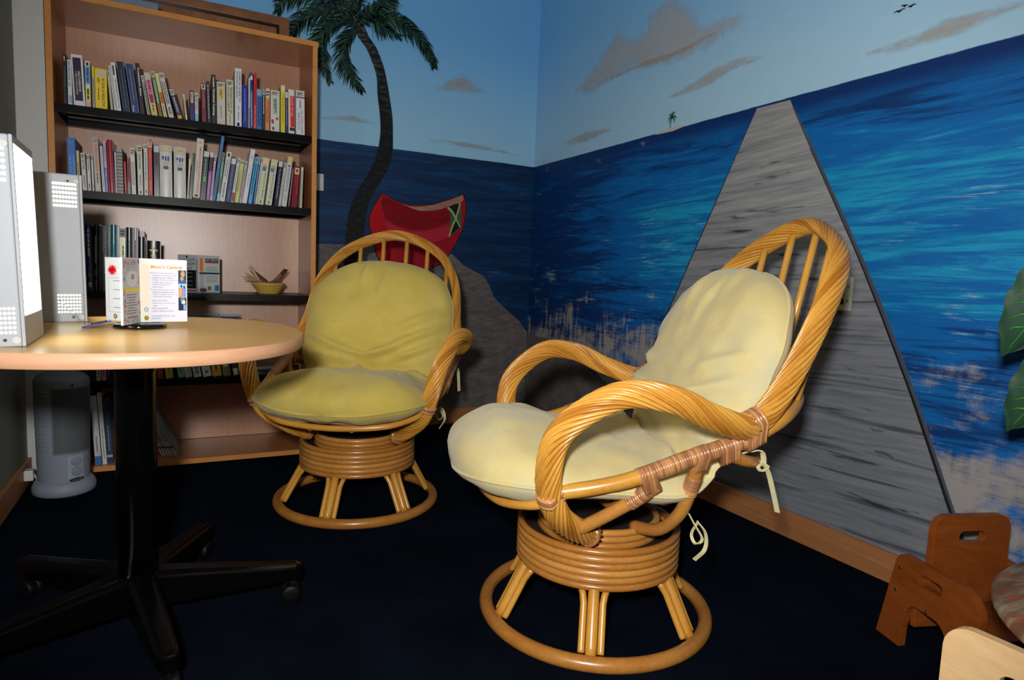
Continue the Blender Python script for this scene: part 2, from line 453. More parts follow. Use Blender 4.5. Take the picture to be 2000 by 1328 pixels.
# ------------------------------------------------------------------ the mural: flat paint on the two walls
MURAL = {'birds': [[(-2.1984, 1.7147), (-2.2098, 1.7168), (-2.2171, 1.7136), (-2.2252, 1.7167), (-2.2351, 1.7163)],
           [(-2.2203, 1.7279), (-2.2279, 1.7274), (-2.2321, 1.7239), (-2.2357, 1.7255), (-2.242, 1.7226)],
           [(-2.2411, 1.7164), (-2.2477, 1.7186), (-2.2516, 1.7165), (-2.2573, 1.7196), (-2.2663, 1.7172)]],
 'boat': [(-0.9363, 1.3025), (-0.907, 1.2921), (-0.8757, 1.2751), (-0.8266, 1.2595), (-0.7734, 1.2523), (-0.6837, 1.26), (-0.6292, 1.2732), (-0.537, 1.3089), (-0.462, 1.3418), (-0.4476, 1.3134),
          (-0.4413, 1.2438), (-0.4488, 1.1834), (-0.4625, 1.1331), (-0.4877, 1.0821), (-0.5273, 1.0094), (-0.582, 0.9435), (-0.6736, 0.8977), (-0.8178, 0.8851), (-0.9127, 0.9016), (-0.9482, 0.9537),
          (-0.9624, 0.983), (-0.9843, 1.0681), (-0.9987, 1.1166), (-1.0031, 1.1754), (-0.9806, 1.2297)],
 'boat_bow': [(-0.9362, 1.2993), (-0.9311, 1.2141), (-0.9182, 1.1687), (-0.9031, 1.1033), (-0.8555, 0.992), (-0.8391, 0.8911), (-0.9092, 0.9017), (-0.9482, 0.9537), (-0.9826, 1.0682),
              (-0.997, 1.1167), (-1.0014, 1.1739), (-0.9789, 1.2282)],
 'boat_dark': [(-0.9326, 1.2865), (-0.8756, 1.2701), (-0.7981, 1.2452), (-0.719, 1.2264), (-0.6464, 1.2323), (-0.558, 1.2569), (-0.5341, 1.2189), (-0.5368, 1.1839), (-0.607, 1.151), (-0.6981, 1.1223),
               (-0.77, 1.1174), (-0.8412, 1.1344), (-0.9183, 1.1754), (-0.9294, 1.2142)],
 'boat_in': [(-0.8265, 1.2555), (-0.7733, 1.2466), (-0.7197, 1.2505), (-0.6473, 1.2655), (-0.5555, 1.2975), (-0.4638, 1.3371), (-0.4572, 1.3126), (-0.4794, 1.2896), (-0.5358, 1.2709),
             (-0.5914, 1.2489), (-0.6464, 1.2341), (-0.7191, 1.2281), (-0.7623, 1.2347), (-0.7981, 1.2478)],
 'boat_low': [(-0.918, 1.1588), (-0.8445, 1.1274), (-0.7699, 1.1106), (-0.6979, 1.1155), (-0.6066, 1.1389), (-0.5361, 1.163), (-0.5414, 1.0928), (-0.6229, 1.0599), (-0.7321, 1.038), (-0.8214, 1.0413),
              (-0.8849, 1.0644)],
 'cloud_b': [(-0.6405, 1.9057), (-0.5996, 1.9287), (-0.5705, 1.9553), (-0.5231, 1.9852), (-0.475, 2.0078), (-0.4368, 1.9781), (-0.3983, 1.9514), (-0.3343, 1.934), (-0.4469, 1.9135),
             (-0.5447, 1.9052)],
 'cloud_r': [(-0.4334, 1.8895), (-0.5505, 1.9537), (-0.6605, 2.014), (-0.8033, 2.095), (-0.8486, 2.0454), (-0.9296, 2.0212), (-1.0225, 2.0273), (-1.0347, 2.0908), (-1.1372, 2.1112), (-1.204, 2.1041),
             (-1.2731, 2.0437), (-1.3401, 1.9803), (-1.3665, 1.9363), (-1.5414, 1.9187), (-1.5849, 1.8951), (-1.5203, 1.864), (-1.3825, 1.8454), (-1.2289, 1.8413), (-1.0752, 1.8493),
             (-0.9413, 1.8959), (-0.7812, 1.8832), (-0.559, 1.8607)],
 'flag': [(-0.5544, 1.2624), (-0.4794, 1.2889), (-0.4697, 1.252), (-0.4663, 1.154), (-0.5377, 1.0966), (-0.5355, 1.1666), (-0.5341, 1.2189)],
 'flag_bot': [(-0.5017, 1.1918), (-0.4766, 1.1515), (-0.5342, 1.1031)],
 'flag_top': [(-0.5469, 1.2647), (-0.5134, 1.2815), (-0.4813, 1.2888), (-0.5025, 1.2144)],
 'flag_x1': [(-0.5543, 1.2596), (-0.5272, 1.2403), (-0.5033, 1.2039), (-0.474, 1.1534)],
 'flag_x2': [(-0.4786, 1.2869), (-0.4894, 1.2469), (-0.5031, 1.2004), (-0.5243, 1.1499), (-0.5396, 1.0964)],
 'fronds': [[(-1.0744, 2.1572), (-0.9963, 2.2239), (-0.8991, 2.2244), (-0.8096, 2.1916), (-0.7285, 2.1295), (-0.6744, 2.0604), (-0.6579, 2.0155)],
            [(-1.0744, 2.1572), (-0.9863, 2.2563), (-0.9225, 2.3007), (-0.8797, 2.3408)],
            [(-1.0847, 2.15), (-1.1729, 2.1958), (-1.2631, 2.1812), (-1.3508, 2.1285), (-1.3986, 2.0705), (-1.4079, 2.035)],
            [(-1.0898, 2.1439), (-1.1519, 2.1509), (-1.2225, 2.1165), (-1.2717, 2.0477), (-1.266, 1.9801), (-1.2502, 1.9041), (-1.2193, 1.8398)],
            [(-1.0843, 2.1251), (-1.1304, 2.0858), (-1.1551, 2.0111), (-1.1386, 1.9341), (-1.0959, 1.8658), (-1.053, 1.822)],
            [(-1.0902, 2.1639), (-1.1531, 2.2395), (-1.2639, 2.2634), (-1.3899, 2.2252), (-1.456, 2.1819), (-1.4791, 2.1249)], [(-1.0798, 2.166), (-1.0916, 2.2531), (-1.0724, 2.3566)],
            [(-1.0798, 2.166), (-1.0283, 2.2271), (-0.9851, 2.196), (-0.9304, 2.1565), (-0.8529, 2.1362)]],
 'isle': [(-1.1216, 1.5444), (-1.1654, 1.5423), (-1.2411, 1.54), (-1.3202, 1.5481), (-1.2722, 1.5549), (-1.1899, 1.5535), (-1.1384, 1.5527)],
 'isle_palm': [(-1.2199, 1.5547), (-1.2242, 1.5801), (-1.2305, 1.6007)],
 'jet_in': [(-1.8665, 1.5001), (-1.9466, 1.3563), (-2.0608, 1.1578), (-2.1609, 0.9816), (-2.2317, 0.8472), (-2.3116, 0.6896), (-2.3878, 0.533), (-2.5057, 0.2725), (-2.5875, 0.0853)],
 'jet_l': [(-1.7006, 1.5398), (-1.6186, 1.3879), (-1.5282, 1.2166), (-1.4047, 0.9847), (-1.2965, 0.7796), (-1.1787, 0.5561), (-0.901, 0.0253)],
 'jet_r': [(-1.8478, 1.5389), (-1.9608, 1.3541), (-2.0757, 1.1566), (-2.1764, 0.9815), (-2.244, 0.8558), (-2.323, 0.6988), (-2.3986, 0.5428), (-2.5174, 0.2766), (-2.5995, 0.091)],
 'mound': [(-1.327, 1.0067), (-1.2227, 1.0154), (-1.137, 1.0151), (-1.0049, 1.0227), (-0.7737, 1.0248), (-0.517, 0.9978), (-0.4473, 0.9388), (-0.3772, 0.9057), (-0.3162, 0.8807), (-0.2735, 0.8271),
           (-0.2398, 0.754), (-0.1643, 0.69), (-0.0652, 0.6151), (-0.0078, 0.5481)],
 'sand_r': [(0.0114, 0.5365), (-0.1926, 0.5408), (-0.4247, 0.5261), (-0.6874, 0.4539), (-0.8677, 0.387), (-1.0516, 0.2919), (-0.9058, -0.0264)],
 'strip_b': [[(-1.2677, 1.6521), (-1.1349, 1.6714), (-1.0612, 1.6718), (-0.9859, 1.6701)], [(-0.6794, 1.6181), (-0.511, 1.6233), (-0.3219, 1.6191), (-0.1095, 1.6046)]],
 'strip_r': [[(-1.194, 1.6878), (-1.3667, 1.7013), (-1.5466, 1.7292), (-1.7026, 1.7266)], [(-0.3389, 1.6311), (-0.5559, 1.6318), (-0.7831, 1.6328)],
             [(-2.1185, 1.6158), (-2.262, 1.6122), (-2.3608, 1.6198), (-2.4572, 1.6225), (-2.578, 1.624)]],
 'trunk_l': [(-1.0838, 2.0951), (-1.041, 2.0481), (-1.008, 1.9883), (-0.9797, 1.9114), (-0.9725, 1.8197), (-0.9598, 1.7281), (-0.9527, 1.6455), (-0.9598, 1.5605), (-0.9822, 1.4734), (-1.0241, 1.3844),
             (-1.0764, 1.2949), (-1.1123, 1.1971), (-1.127, 1.1116), (-1.1309, 1.0161), (-1.1367, 0.8987)],
 'trunk_r': [(-1.0261, 2.1067), (-0.9824, 2.0543), (-0.9429, 1.9694), (-0.9191, 1.8804), (-0.9031, 1.7995), (-0.8878, 1.7073), (-0.8835, 1.6127), (-0.8838, 1.5276), (-0.9043, 1.4399),
             (-0.9471, 1.3606), (-0.9898, 1.2925), (-1.0155, 1.205), (-1.0304, 1.1184), (-1.0342, 1.0217), (-1.0376, 0.9029)]}
def wpt(wall, q, eps):
    return (q[0], -eps, q[1]) if wall == 'back' else (-eps, q[0], q[1])
def wparent(wall): return wall_back if wall == 'back' else wall_right

def paint(name, pts, wall, eps, material, clip_x=None):
    """crisp-edged painted patch"""
    o = MB().poly([wpt(wall, q, eps) for q in pts]).build(name, material, wparent(wall))
    return o

def inside(pt, poly):
    x, y = pt; c = False; j = len(poly) - 1
    for i in range(len(poly)):
        xi, yi = poly[i]; xj, yj = poly[j]
        if (yi > y) != (yj > y) and x < (xj - xi) * (y - yi) / (yj - yi) + xi: c = not c
        j = i
    return c
def seg_dist(pt, a, b):
    ax, ay = a; bx, by = b; dx, dy = bx - ax, by - ay
    t = max(0, min(1, ((pt[0] - ax) * dx + (pt[1] - ay) * dy) / max(1e-9, dx * dx + dy * dy)))
    return math.hypot(pt[0] - ax - t * dx, pt[1] - ay - t * dy)

def soft_paint_material(name, rgb, rgb2, strength=0.9, stretch=(1, 1, 1)):
    t = NT(name)
    p = t.scale(t.pos(), stretch)
    n = t.noise(p, 16.0, 6.0, 0.65, 0.6)
    cover = t.attr('cover').outputs['Fac']
    a = t.math('ADD', cover, t.math('MULTIPLY', t.math('SUBTRACT', n, 0.5), 0.9))
    a = t.math('MULTIPLY', t.smooth(a, 0.25, 0.95), strength)
    t.base(t.mix(t.smooth(t.noise(p, 9.0, 4.0), 0.3, 0.7), lin(rgb), lin(rgb2)))
    t.props(0.6, 0.25)
    t.set(t.b.inputs['Alpha'], a)
    return t.mat

def soft_paint(name, poly, wall, eps, material, feather, res=0.012):
    """dry-brushed patch whose paint thins out towards its outline"""
    xs = [q[0] for q in poly]; ys = [q[1] for q in poly]
    x0, x1, y0, y1 = min(xs) - feather, max(xs) + feather, min(ys) - feather, max(ys) + feather
    if wall == 'right': x1 = min(x1, -0.001)
    nx = max(3, int((x1 - x0) / res)); ny = max(3, int((y1 - y0) / res))
    vs, cov, fs = [], [], []
    for j in range(ny + 1):
        for i in range(nx + 1):
            q = (x0 + (x1 - x0) * i / nx, y0 + (y1 - y0) * j / ny)
            d = min(seg_dist(q, poly[k], poly[(k + 1) % len(poly)]) for k in range(len(poly)))
            d = d if inside(q, poly) else -d
            k = max(0.0, min(1.0, (d + feather) / (2 * feather)))
            vs.append(wpt(wall, q, eps)); cov.append(k * k * (3 - 2 * k))
    for j in range(ny):
        for i in range(nx):
            a = j * (nx + 1) + i
            ids = (a, a + 1, a + nx + 2, a + nx + 1)
            if max(cov[k] for k in ids) > 0.01: fs.append(ids)
    me = MB().add(vs, fs).mesh(name)
    at = me.attributes.new('cover', 'FLOAT', 'POINT')
    at.data.foreach_set('value', cov)
    return link(name, me, material, wparent(wall))

def ribbon(line, w0, w1, w2):
    """polygon along a polyline, width w0 at the start, w1 in the middle, w2 at the end"""
    L, R = [], []
    n = len(line)
    for i, q in enumerate(line):
        a = line[max(0, i - 1)]; b = line[min(n - 1, i + 1)]
        dx, dy = b[0] - a[0], b[1] - a[1]; l = math.hypot(dx, dy) or 1
        t = i / (n - 1)
        w = (w0 + (w1 - w0) * t * 2) if t < 0.5 else (w1 + (w2 - w1) * (t - 0.5) * 2)
        L.append((q[0] - dy / l * w, q[1] + dx / l * w)); R.append((q[0] + dy / l * w, q[1] - dx / l * w))
    return L + R[::-1]
def dense(line, n=6):
    return [(q.x, q.y) for q in catmull([(a, b, 0) for a, b in line], n)]

cloud_m = soft_paint_material('cloud_paint', (196, 190, 184), (190, 196, 200), 0.62)
streak_m = soft_paint_material('cloud_streak_paint', (190, 176, 160), (190, 190, 188), 0.55, (1, 1, 3))
soft_paint('painted_cloud', MURAL['cloud_r'], 'right', 0.0008, cloud_m, 0.07, 0.018)
soft_paint('painted_cloud', MURAL['cloud_b'], 'back', 0.0008, streak_m, 0.045)
for s in MURAL['strip_r']:
    soft_paint('painted_cloud', ribbon(dense(s), 0.004, 0.026, 0.004), 'right', 0.001, streak_m, 0.022, 0.014)
for s in MURAL['strip_b']:
    soft_paint('painted_cloud', ribbon(dense(s), 0.003, 0.015, 0.003), 'back', 0.001, streak_m, 0.018, 0.012)

# tawny brush stroke along the underside of the big cloud
soft_paint('painted_cloud', ribbon(dense([(-0.60, 1.876), (-0.95, 1.885), (-1.2, 1.87), (-1.46, 1.885)]), 0.003, 0.012, 0.004), 'right', 0.0014, soft_paint_material('cloud_edge_paint', (196, 170, 148), (190, 172, 156), 0.7), 0.02, 0.014)

def sand_mat(name, a, b):
    t = NT(name)
    p = t.pos()
    n1 = t.noise(t.scale(p, (1.5, 1.5, 5)), 5.0, 6.0, 0.65, 1.2)
    n2 = t.noise(t.scale(p, (5, 5, 22)), 3.0, 5.0, 0.7, 0.5)
    k = t.math('ADD', t.math('MULTIPLY', n1, 0.65), t.math('MULTIPLY', n2, 0.35))
    t.base(t.mix(t.smooth(k, 0.3, 0.72), lin(a), lin(b)))
    t.props(0.7, 0.2)
    return t.mat
mound_m = sand_mat('mound_paint', (86, 80, 80), (128, 120, 116))
paint('painted_sand_mound', [(-1.36, 0.0932), *MURAL['mound'], (-0.0005, 0.54), (-0.0005, 0.0932)], 'back', 0.0008, mound_m)
# the same dune runs on around the corner
soft_paint('painted_beach', [(-0.001, 0.53), (-0.19, 0.525), (-0.42, 0.50), (-0.69, 0.43), (-0.90, 0.35), (-1.05, 0.27), (-1.0, 0.095), (-0.001, 0.095)], 'right', 0.0008,
           soft_paint_material('beach_paint', (96, 92, 92), (124, 116, 112), 1.0), 0.03, 0.02)

# jetty
def jetty_mat():
    t = NT('jetty_paint')
    s = t.sep(t.pos())
    c = t.n.new('ShaderNodeCombineXYZ')
    t.set(c.inputs[0], s[1]); t.set(c.inputs[1], t.math('ADD', s[2], t.math('MULTIPLY', s[1], 0.05)))
    P = c.outputs[0]
    n1 = t.noise(t.scale(P, (1.5, 24.0, 1)), 1.6, 6.0, 0.62, 0.7)
    n2 = t.noise(t.scale(P, (3.0, 60.0, 1), (4, 4, 0)), 1.5, 5.0, 0.65, 0.5)
    n3 = t.noise(t.scale(P, (1.5, 30.0, 1), (9, 2, 0)), 1.3, 4.0, 0.55, 0.5)
    base = t.mix(t.smooth(t.math('ADD', t.math('MULTIPLY', n1, 0.6), t.math('MULTIPLY', n2, 0.4)), 0.3, 0.7), lin((112, 116, 122)), lin((168, 168, 166)))
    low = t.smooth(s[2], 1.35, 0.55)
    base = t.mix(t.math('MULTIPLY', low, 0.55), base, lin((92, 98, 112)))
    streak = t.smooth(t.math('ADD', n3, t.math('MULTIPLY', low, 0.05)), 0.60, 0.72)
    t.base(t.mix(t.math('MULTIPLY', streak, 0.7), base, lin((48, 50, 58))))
    t.props(0.55, 0.3)
    return t.mat
jl = MURAL['jet_l']; jr = MURAL['jet_r']; ji = MURAL['jet_in']
jr_end = (-2.602, 0.0932); jl_end = (-0.936, 0.0932)
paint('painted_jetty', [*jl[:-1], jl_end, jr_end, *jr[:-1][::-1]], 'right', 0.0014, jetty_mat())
dark_edge = mat((72, 76, 86), 0.6, 0.3, 0.15, 30, name='jetty_side_paint')
paint('painted_jetty_side', [*jr[:-1], jr_end, (-2.588, 0.0932), *ji[:-1][::-1]], 'right', 0.0020, dark_edge)
ink_m = mat((22, 24, 32), 0.6, 0.3, 0.1, 30, name='dark_outline_paint')
paint('painted_jetty_outline', ribbon(dense(ji[1:-1] + [(-2.588, 0.0932)], 3), 0.0012, 0.003, 0.005), 'right', 0.0024, ink_m)
paint('painted_jetty_outline', ribbon(dense(jl[:-1] + [jl_end], 3), 0.001, 0.003, 0.004), 'right', 0.0024, mat((46, 50, 60), 0.6, 0.3, 0.1, 30, name='jetty_outline_paint'))
# bold dark strokes on the boards
rs = random.Random(11)
for i in range(60):
    z = 0.14 + 1.3 * rs.random() ** 1.1
    f = (HZ - z) / HZ
    ya = -1.77 + 0.80 * f; yb = -1.77 - 0.80 * f
    y = ya + (yb - ya) * rs.random(); L = (0.14 + 0.30 * rs.random()) * (0.4 + f)
    e = max(yb + 0.03, y - L)
    if y - e < 0.06: continue
    mid = (y + e) / 2
    dz = rs.uniform(-0.012, 0.012)
    soft_paint('painted_board_stroke', ribbon(dense([(y, z), (mid, z + dz), (e, z + rs.uniform(-0.006, 0.006))], 5), 0.001, 0.002 + 0.005 * rs.random(), 0.001), 'right', 0.0018,
               MATS.setdefault('boardstroke', soft_paint_material('board_stroke_paint', (36, 38, 46), (62, 64, 72), 0.75, (1, 0.5, 4))), 0.008, 0.008)

# birds, islet with a palm
for b in MURAL['birds']:
    paint('painted_bird', ribbon(dense(b, 5), 0.0008, 0.0035, 0.0008), 'right', 0.0012, ink_m)
paint('painted_islet', MURAL['isle'], 'right', 0.0012, mat((196, 190, 176), 0.6, 0.3, 0.1, 40, name='islet_paint'))
palm_g = mat((44, 84, 62), 0.6, 0.3, 0.25, 60, name='palm_green_paint')
paint('painted_islet_palm_trunk', ribbon(MURAL['isle_palm'], 0.0025, 0.002, 0.0015), 'right', 0.0014, palm_g)
px, pz = MURAL['isle_palm'][-1]
for a in (-10, 35, 80, 125, 190, 230, 310):
    r = 0.028
    paint('painted_islet_palm_leaf', ribbon(dense([(px, pz), (px + r * 0.6 * math.cos(math.radians(a)), pz + r * 0.6 * math.sin(math.radians(a)) + 0.004), (px + r * math.cos(math.radians(a)), pz + r * math.sin(math.radians(a)) - 0.008)], 4), 0.002, 0.004, 0.0008), 'right', 0.0016, palm_g)

# boat
def shade_mat(name, a, b):
    return sand_mat(name, a, b)
paint('painted_boat_outline', [(x + (x + 0.72) * 0.024, z + (z - 1.11) * 0.03) for x, z in MURAL['boat']], 'back', 0.0012, ink_m)
paint('painted_boat_hull', MURAL['boat'], 'back', 0.0016, shade_mat('boat_red_paint', (150, 12, 26), (176, 26, 44)))
paint('painted_boat_shadow_side', MURAL['boat_dark'], 'back', 0.0020, shade_mat('boat_dark_red_paint', (118, 4, 18), (146, 10, 24)))
paint('painted_boat_bow', MURAL['boat_bow'], 'back', 0.0018, shade_mat('boat_bow_paint', (168, 14, 26), (196, 20, 30)))
paint('painted_boat_lower_side', MURAL['boat_low'], 'back', 0.0022, shade_mat('boat_pink_red_paint', (178, 34, 56), (192, 44, 66)))
paint('painted_boat_inside', MURAL['boat_in'], 'back', 0.0024, shade_mat('boat_inside_paint', (150, 104, 88), (188, 146, 120)))
paint('painted_boat_stem', ribbon([(-0.936, 1.298), (-0.933, 1.25), (-0.931, 1.215)], 0.001, 0.003, 0.001), 'back', 0.0024, ink_m)
paint('painted_flag_field', MURAL['flag'], 'back', 0.0026, mat((52, 96, 76), 0.6, 0.3, 0.15, 40, name='flag_green_paint'))
paint('painted_flag_black', MURAL['flag_top'], 'back', 0.0028, mat((12, 14, 14), 0.6, 0.3, 0.1, 40, name='flag_black_paint'))
paint('painted_flag_black', MURAL['flag_bot'], 'back', 0.0028, mat((12, 14, 14), 0.6, 0.3, 0.1, 40, name='flag_black_paint'))
fy = mat((164, 184, 96), 0.6, 0.3, 0.1, 40, name='flag_yellow_paint')
paint('painted_flag_stripe', ribbon(dense(MURAL['flag_x1'], 4), 0.006, 0.005, 0.004), 'back', 0.0030, fy)
paint('painted_flag_stripe', ribbon(dense(MURAL['flag_x2'], 4), 0.005, 0.0045, 0.0045), 'back', 0.0032, fy)

# tall palm
def trunk_mat():
    t = NT('palm_trunk_paint')
    s = t.sep(t.pos())
    p = t.pos()
    rings = t.noise(t.scale(p, (9, 9, 30)), 2.4, 5.0, 0.6, 0.8)
    top = t.smooth(s[2], 1.55, 2.15)
    hi = t.mix(top, lin((40, 42, 44)), lin((92, 100, 92)))
    t.base(t.mix(t.smooth(rings, 0.42, 0.72), lin((10, 11, 13)), hi))
    t.props(0.6, 0.25)
    return t.mat
paint('painted_palm_trunk', dense([(-1.096, 2.15)] + MURAL['trunk_l'], 4) + dense([(-1.052, 2.165)] + MURAL['trunk_r'], 4)[::-1], 'back', 0.0034, trunk_mat())
fr_d = mat((12, 36, 34), 0.6, 0.3, 0.35, 25, name='frond_dark_paint')
fr_m = mat((26, 70, 56), 0.6, 0.3, 0.35, 25, name='frond_green_paint')
fr_l = mat((74, 110, 78), 0.6, 0.3, 0.3, 25, name='frond_light_paint')
rf = random.Random(3)
for k, fl in enumerate(MURAL['fronds']):
    line = dense(fl, 10)
    # a frond is its rib plus blades hanging to both sides
    L = sum(math.dist(a, b) for a, b in zip(line, line[1:]))
    pieces = {'frond_dark': MB(), 'frond_green': MB(), 'frond_light': MB()}
    pieces['frond_dark'].poly([wpt('back', q, 0.0040) for q in ribbon(line, 0.016, 0.024, 0.003)])
    n = max(20, int(L / 0.0042)); acc = 0
    for i in range(n):
        t = (i + 0.5) / n
        idx = min(len(line) - 2, int(t * (len(line) - 1)))
        a, b = line[idx], line[idx + 1]
        fx = t * (len(line) - 1) - idx
        q = (a[0] + (b[0] - a[0]) * fx, a[1] + (b[1] - a[1]) * fx)
        d = math.atan2(b[1] - a[1], b[0] - a[0])
        for side in (1, -1):
            wl = (0.055 + 0.05 * math.sin(PI * min(1, t * 1.15))) * (0.35 + 0.65 * (1 - t) ** 0.4) * rf.uniform(0.7, 1.15)
            ang = d + side * rf.uniform(0.45, 0.85)
            dx, dz = math.cos(ang) * wl, math.sin(ang) * wl
            down = 0.35 * wl if math.sin(ang) > 0 else 0.15 * wl
            tip = (q[0] + dx, min(q[1] + dz - down, CEIL - 0.01)); mid = (q[0] + dx * 0.55, min(CEIL - 0.01, q[1] + dz * 0.6))
            if tip[1] > CEIL - 0.02: continue
            which = rf.choices(['frond_dark', 'frond_green', 'frond_light'], (5, 4, 1.1))[0]
            e = 0.0042 + 0.0003 * rf.randrange(5)
            pieces[which].poly([wpt('back', w, e) for w in ribbon([q, mid, tip], 0.0016, 0.0034, 0.0003)])
    for nm, b in pieces.items():
        if b.f: b.build('painted_' + nm, {'frond_dark': fr_d, 'frond_green': fr_m, 'frond_light': fr_l}[nm], wall_back)['kind'] = 'stuff'

# ------------------------------------------------------------------ wall plates, window frame
wt = mat((214, 216, 208), 0.4, 0.5, 0.03, 20, name='white_plastic')
sw = empty('light_switch_plate', (-1.267, 0, 1.329))
tag(sw, 'white wall switch plate on blue sea mural beside the bookcase', 'switch')
MB().box(-0.037, 0.019, -0.009, 0, -0.043, 0.043).build('plate', wt, sw, bevel=0.003)
MB().box(-0.004, 0.004, -0.0125, -0.009, -0.009, 0.009).build('rocker', wt, sw, bevel=0.001)
for z in (-0.03, 0.03): MB().lathe([(0.0028, 0), (0.0028, 0.0012)], 10, Matrix.Translation((0.0, -0.009, z)) @ Matrix.Rotation(PI / 2, 4, 'X')).build('screw', mat((90, 90, 90), 0.4, 0.5, metal=0.8), sw)

ou = empty('network_outlet', (0, -2.12, 0.868))
tag(ou, 'cream outlet plate with square sockets on the painted grey jetty', 'outlet')
cream = mat((196, 198, 176), 0.45, 0.45, 0.03, 20, name='cream_plastic')
MB().box(-0.012, 0, -0.033, 0.033, -0.055, 0.055).build('plate', cream, ou, bevel=0.004)
for z, c in ((0.026, (10, 10, 12)), (0.001, (20, 60, 26)), (-0.024, (10, 10, 12))):
    MB().box(-0.0135, -0.0118, -0.009, 0.008, z - 0.009, z + 0.009).build('socket', mat(c, 0.5, 0.3), ou)
for z in (0.024, -0.022): MB().lathe([(0.004, 0), (0.003, 0.002)], 12, Matrix.Translation((-0.012, -0.022, z)) @ Matrix.Rotation(-PI / 2, 4, 'Y')).build('screw', mat((150, 150, 148), 0.3, 0.6, metal=0.9), ou)

WIN_W = wood('window_frame_wood', (120, 76, 48), (158, 106, 70), (3, 3, 3), 4.0, 0.45)
win = struct(empty('window_1', (-1.95, 0, 2.03)))
def fbar(x0, x1, z0, z1, y0, y1, nm='window_frame'): return MB().box(x0, x1, y0, y1, z0, z1).build(nm, WIN_W, win, bevel=0.003)
fbar(-0.45, 0.525, 0.032, 0.072, -0.028, 0)
fbar(0.478, 0.525, -0.30, 0.032, -0.028, 0)
fbar(-0.45, -0.41, -0.30, 0.032, -0.028, 0)
fbar(-0.40, 0.466, -0.06, 0.020, -0.020, -0.002, 'sash_rail')
MB().box(-0.41, 0.478, -0.003, 0, -0.30, 0.032).build('pane', mat((26, 30, 34), 0.1, 0.5, name='dark_glass'), win)

# ------------------------------------------------------------------ bookcase
BX0, BX1, BY0, BY1, BH = -2.362, -1.356, -0.40, -0.032, 1.893
LAM_V = wood('peach_laminate_upright', (176, 112, 68), (192, 128, 82), (14, 14, 1.2), 5.0, 0.35, 0.4)
LAM_H = wood('peach_laminate_flat', (176, 112, 68), (192, 128, 82), (1.2, 14, 14), 5.0, 0.28, 0.5)
LAM_B = wood('pale_laminate_back', (186, 134, 100), (200, 150, 116), (16, 16, 1.4), 6.0, 0.35, 1.0)
EDGE = wood('beech_edge_band', (196, 128, 60), (212, 146, 76), (4, 4, 4), 5.0, 0.4)
bc = empty('bookcase', (0, 0, 0))
tag(bc, 'tall beech laminate bookcase with black metal shelves full of books', 'bookcase')
T = 0.021
for x in (BX0, BX1 - T):
    sp = MB().box(x, x + T, BY0 + 0.002, BY1, 0, BH - T).build('side_panel', LAM_V, bc)
    MB().box(x, x + T, BY0, BY0 + 0.002, 0, BH - T).build('edge_band', EDGE, sp)
tp = MB().box(BX0 - 0.003, BX1 + 0.003, BY0 - 0.002, BY1, BH - T, BH).build('top_panel', LAM_H, bc)
MB().box(BX0 - 0.003, BX1 + 0.003, BY0 - 0.004, BY0 - 0.002, BH - T, BH).build('edge_band', EDGE, tp)
MB().box(BX0 + T, BX1 - T, BY1 - 0.008, BY1, 0.03, BH - T).build('back_panel', LAM_B, bc)
bs = MB().box(BX0 + T, BX1 - T, BY0 + 0.004, BY1 - 0.008, 0.006, 0.028).build('bottom_shelf', LAM_H, bc)
MB().box(BX0 + T, BX1 - T, BY0 + 0.002, BY0 + 0.004, 0.006, 0.028).build('edge_band', EDGE, bs)
BLK = mat((4, 4, 5), 0.34, 0.14, 0.1, 40, 0.05, 400, name='black_shelf_steel')
SHELF_Z = [1.48, 1.155, 0.755, 0.385]
for z in SHELF_Z:
    b = MB()
    x0, x1 = BX0 + T + 0.001, BX1 - T - 0.001
    b.box(x0, x1, BY0 + 0.006, BY1 - 0.03, z - 0.003, z)               # deck
    b.box(x0, x1, BY0 + 0.006, BY0 + 0.010, z - 0.030, z - 0.003)      # front lip
    b.box(x0, x1, BY0 + 0.010, BY0 + 0.035, z - 0.030, z - 0.027)      # return of the lip
    b.box(x0, x1, BY1 - 0.034, BY1 - 0.030, z - 0.030, z - 0.003)
    b.box(x0, x1, BY1 - 0.060, BY1 - 0.034, z - 0.030, z - 0.027)
    sh = b.build('shelf', BLK, bc)
    for s in (0, 1):
        xa = x0 if s == 0 else x1 - 0.004
        MB().box(xa, xa + 0.004, BY0 + 0.036, BY1 - 0.062, z - 0.030, z - 0.003).build('end_flange', BLK, sh)
    MB().box(x0 + 0.02, x1 - 0.02, -0.23, -0.195, z - 0.016, z - 0.003).build('stiffener', BLK, sh)
# the flat grey box lying on the bookcase
gb = MB().box(-2.19, -1.985, -0.33, -0.10, BH + 0.0005, BH + 0.052).build('flat_box', mat((120, 136, 156), 0.6, 0.3, 0.08, 10, name='grey_card'), None, bevel=0.003)
tag(gb, 'flat blue-grey box lying on top of the bookcase', 'box')

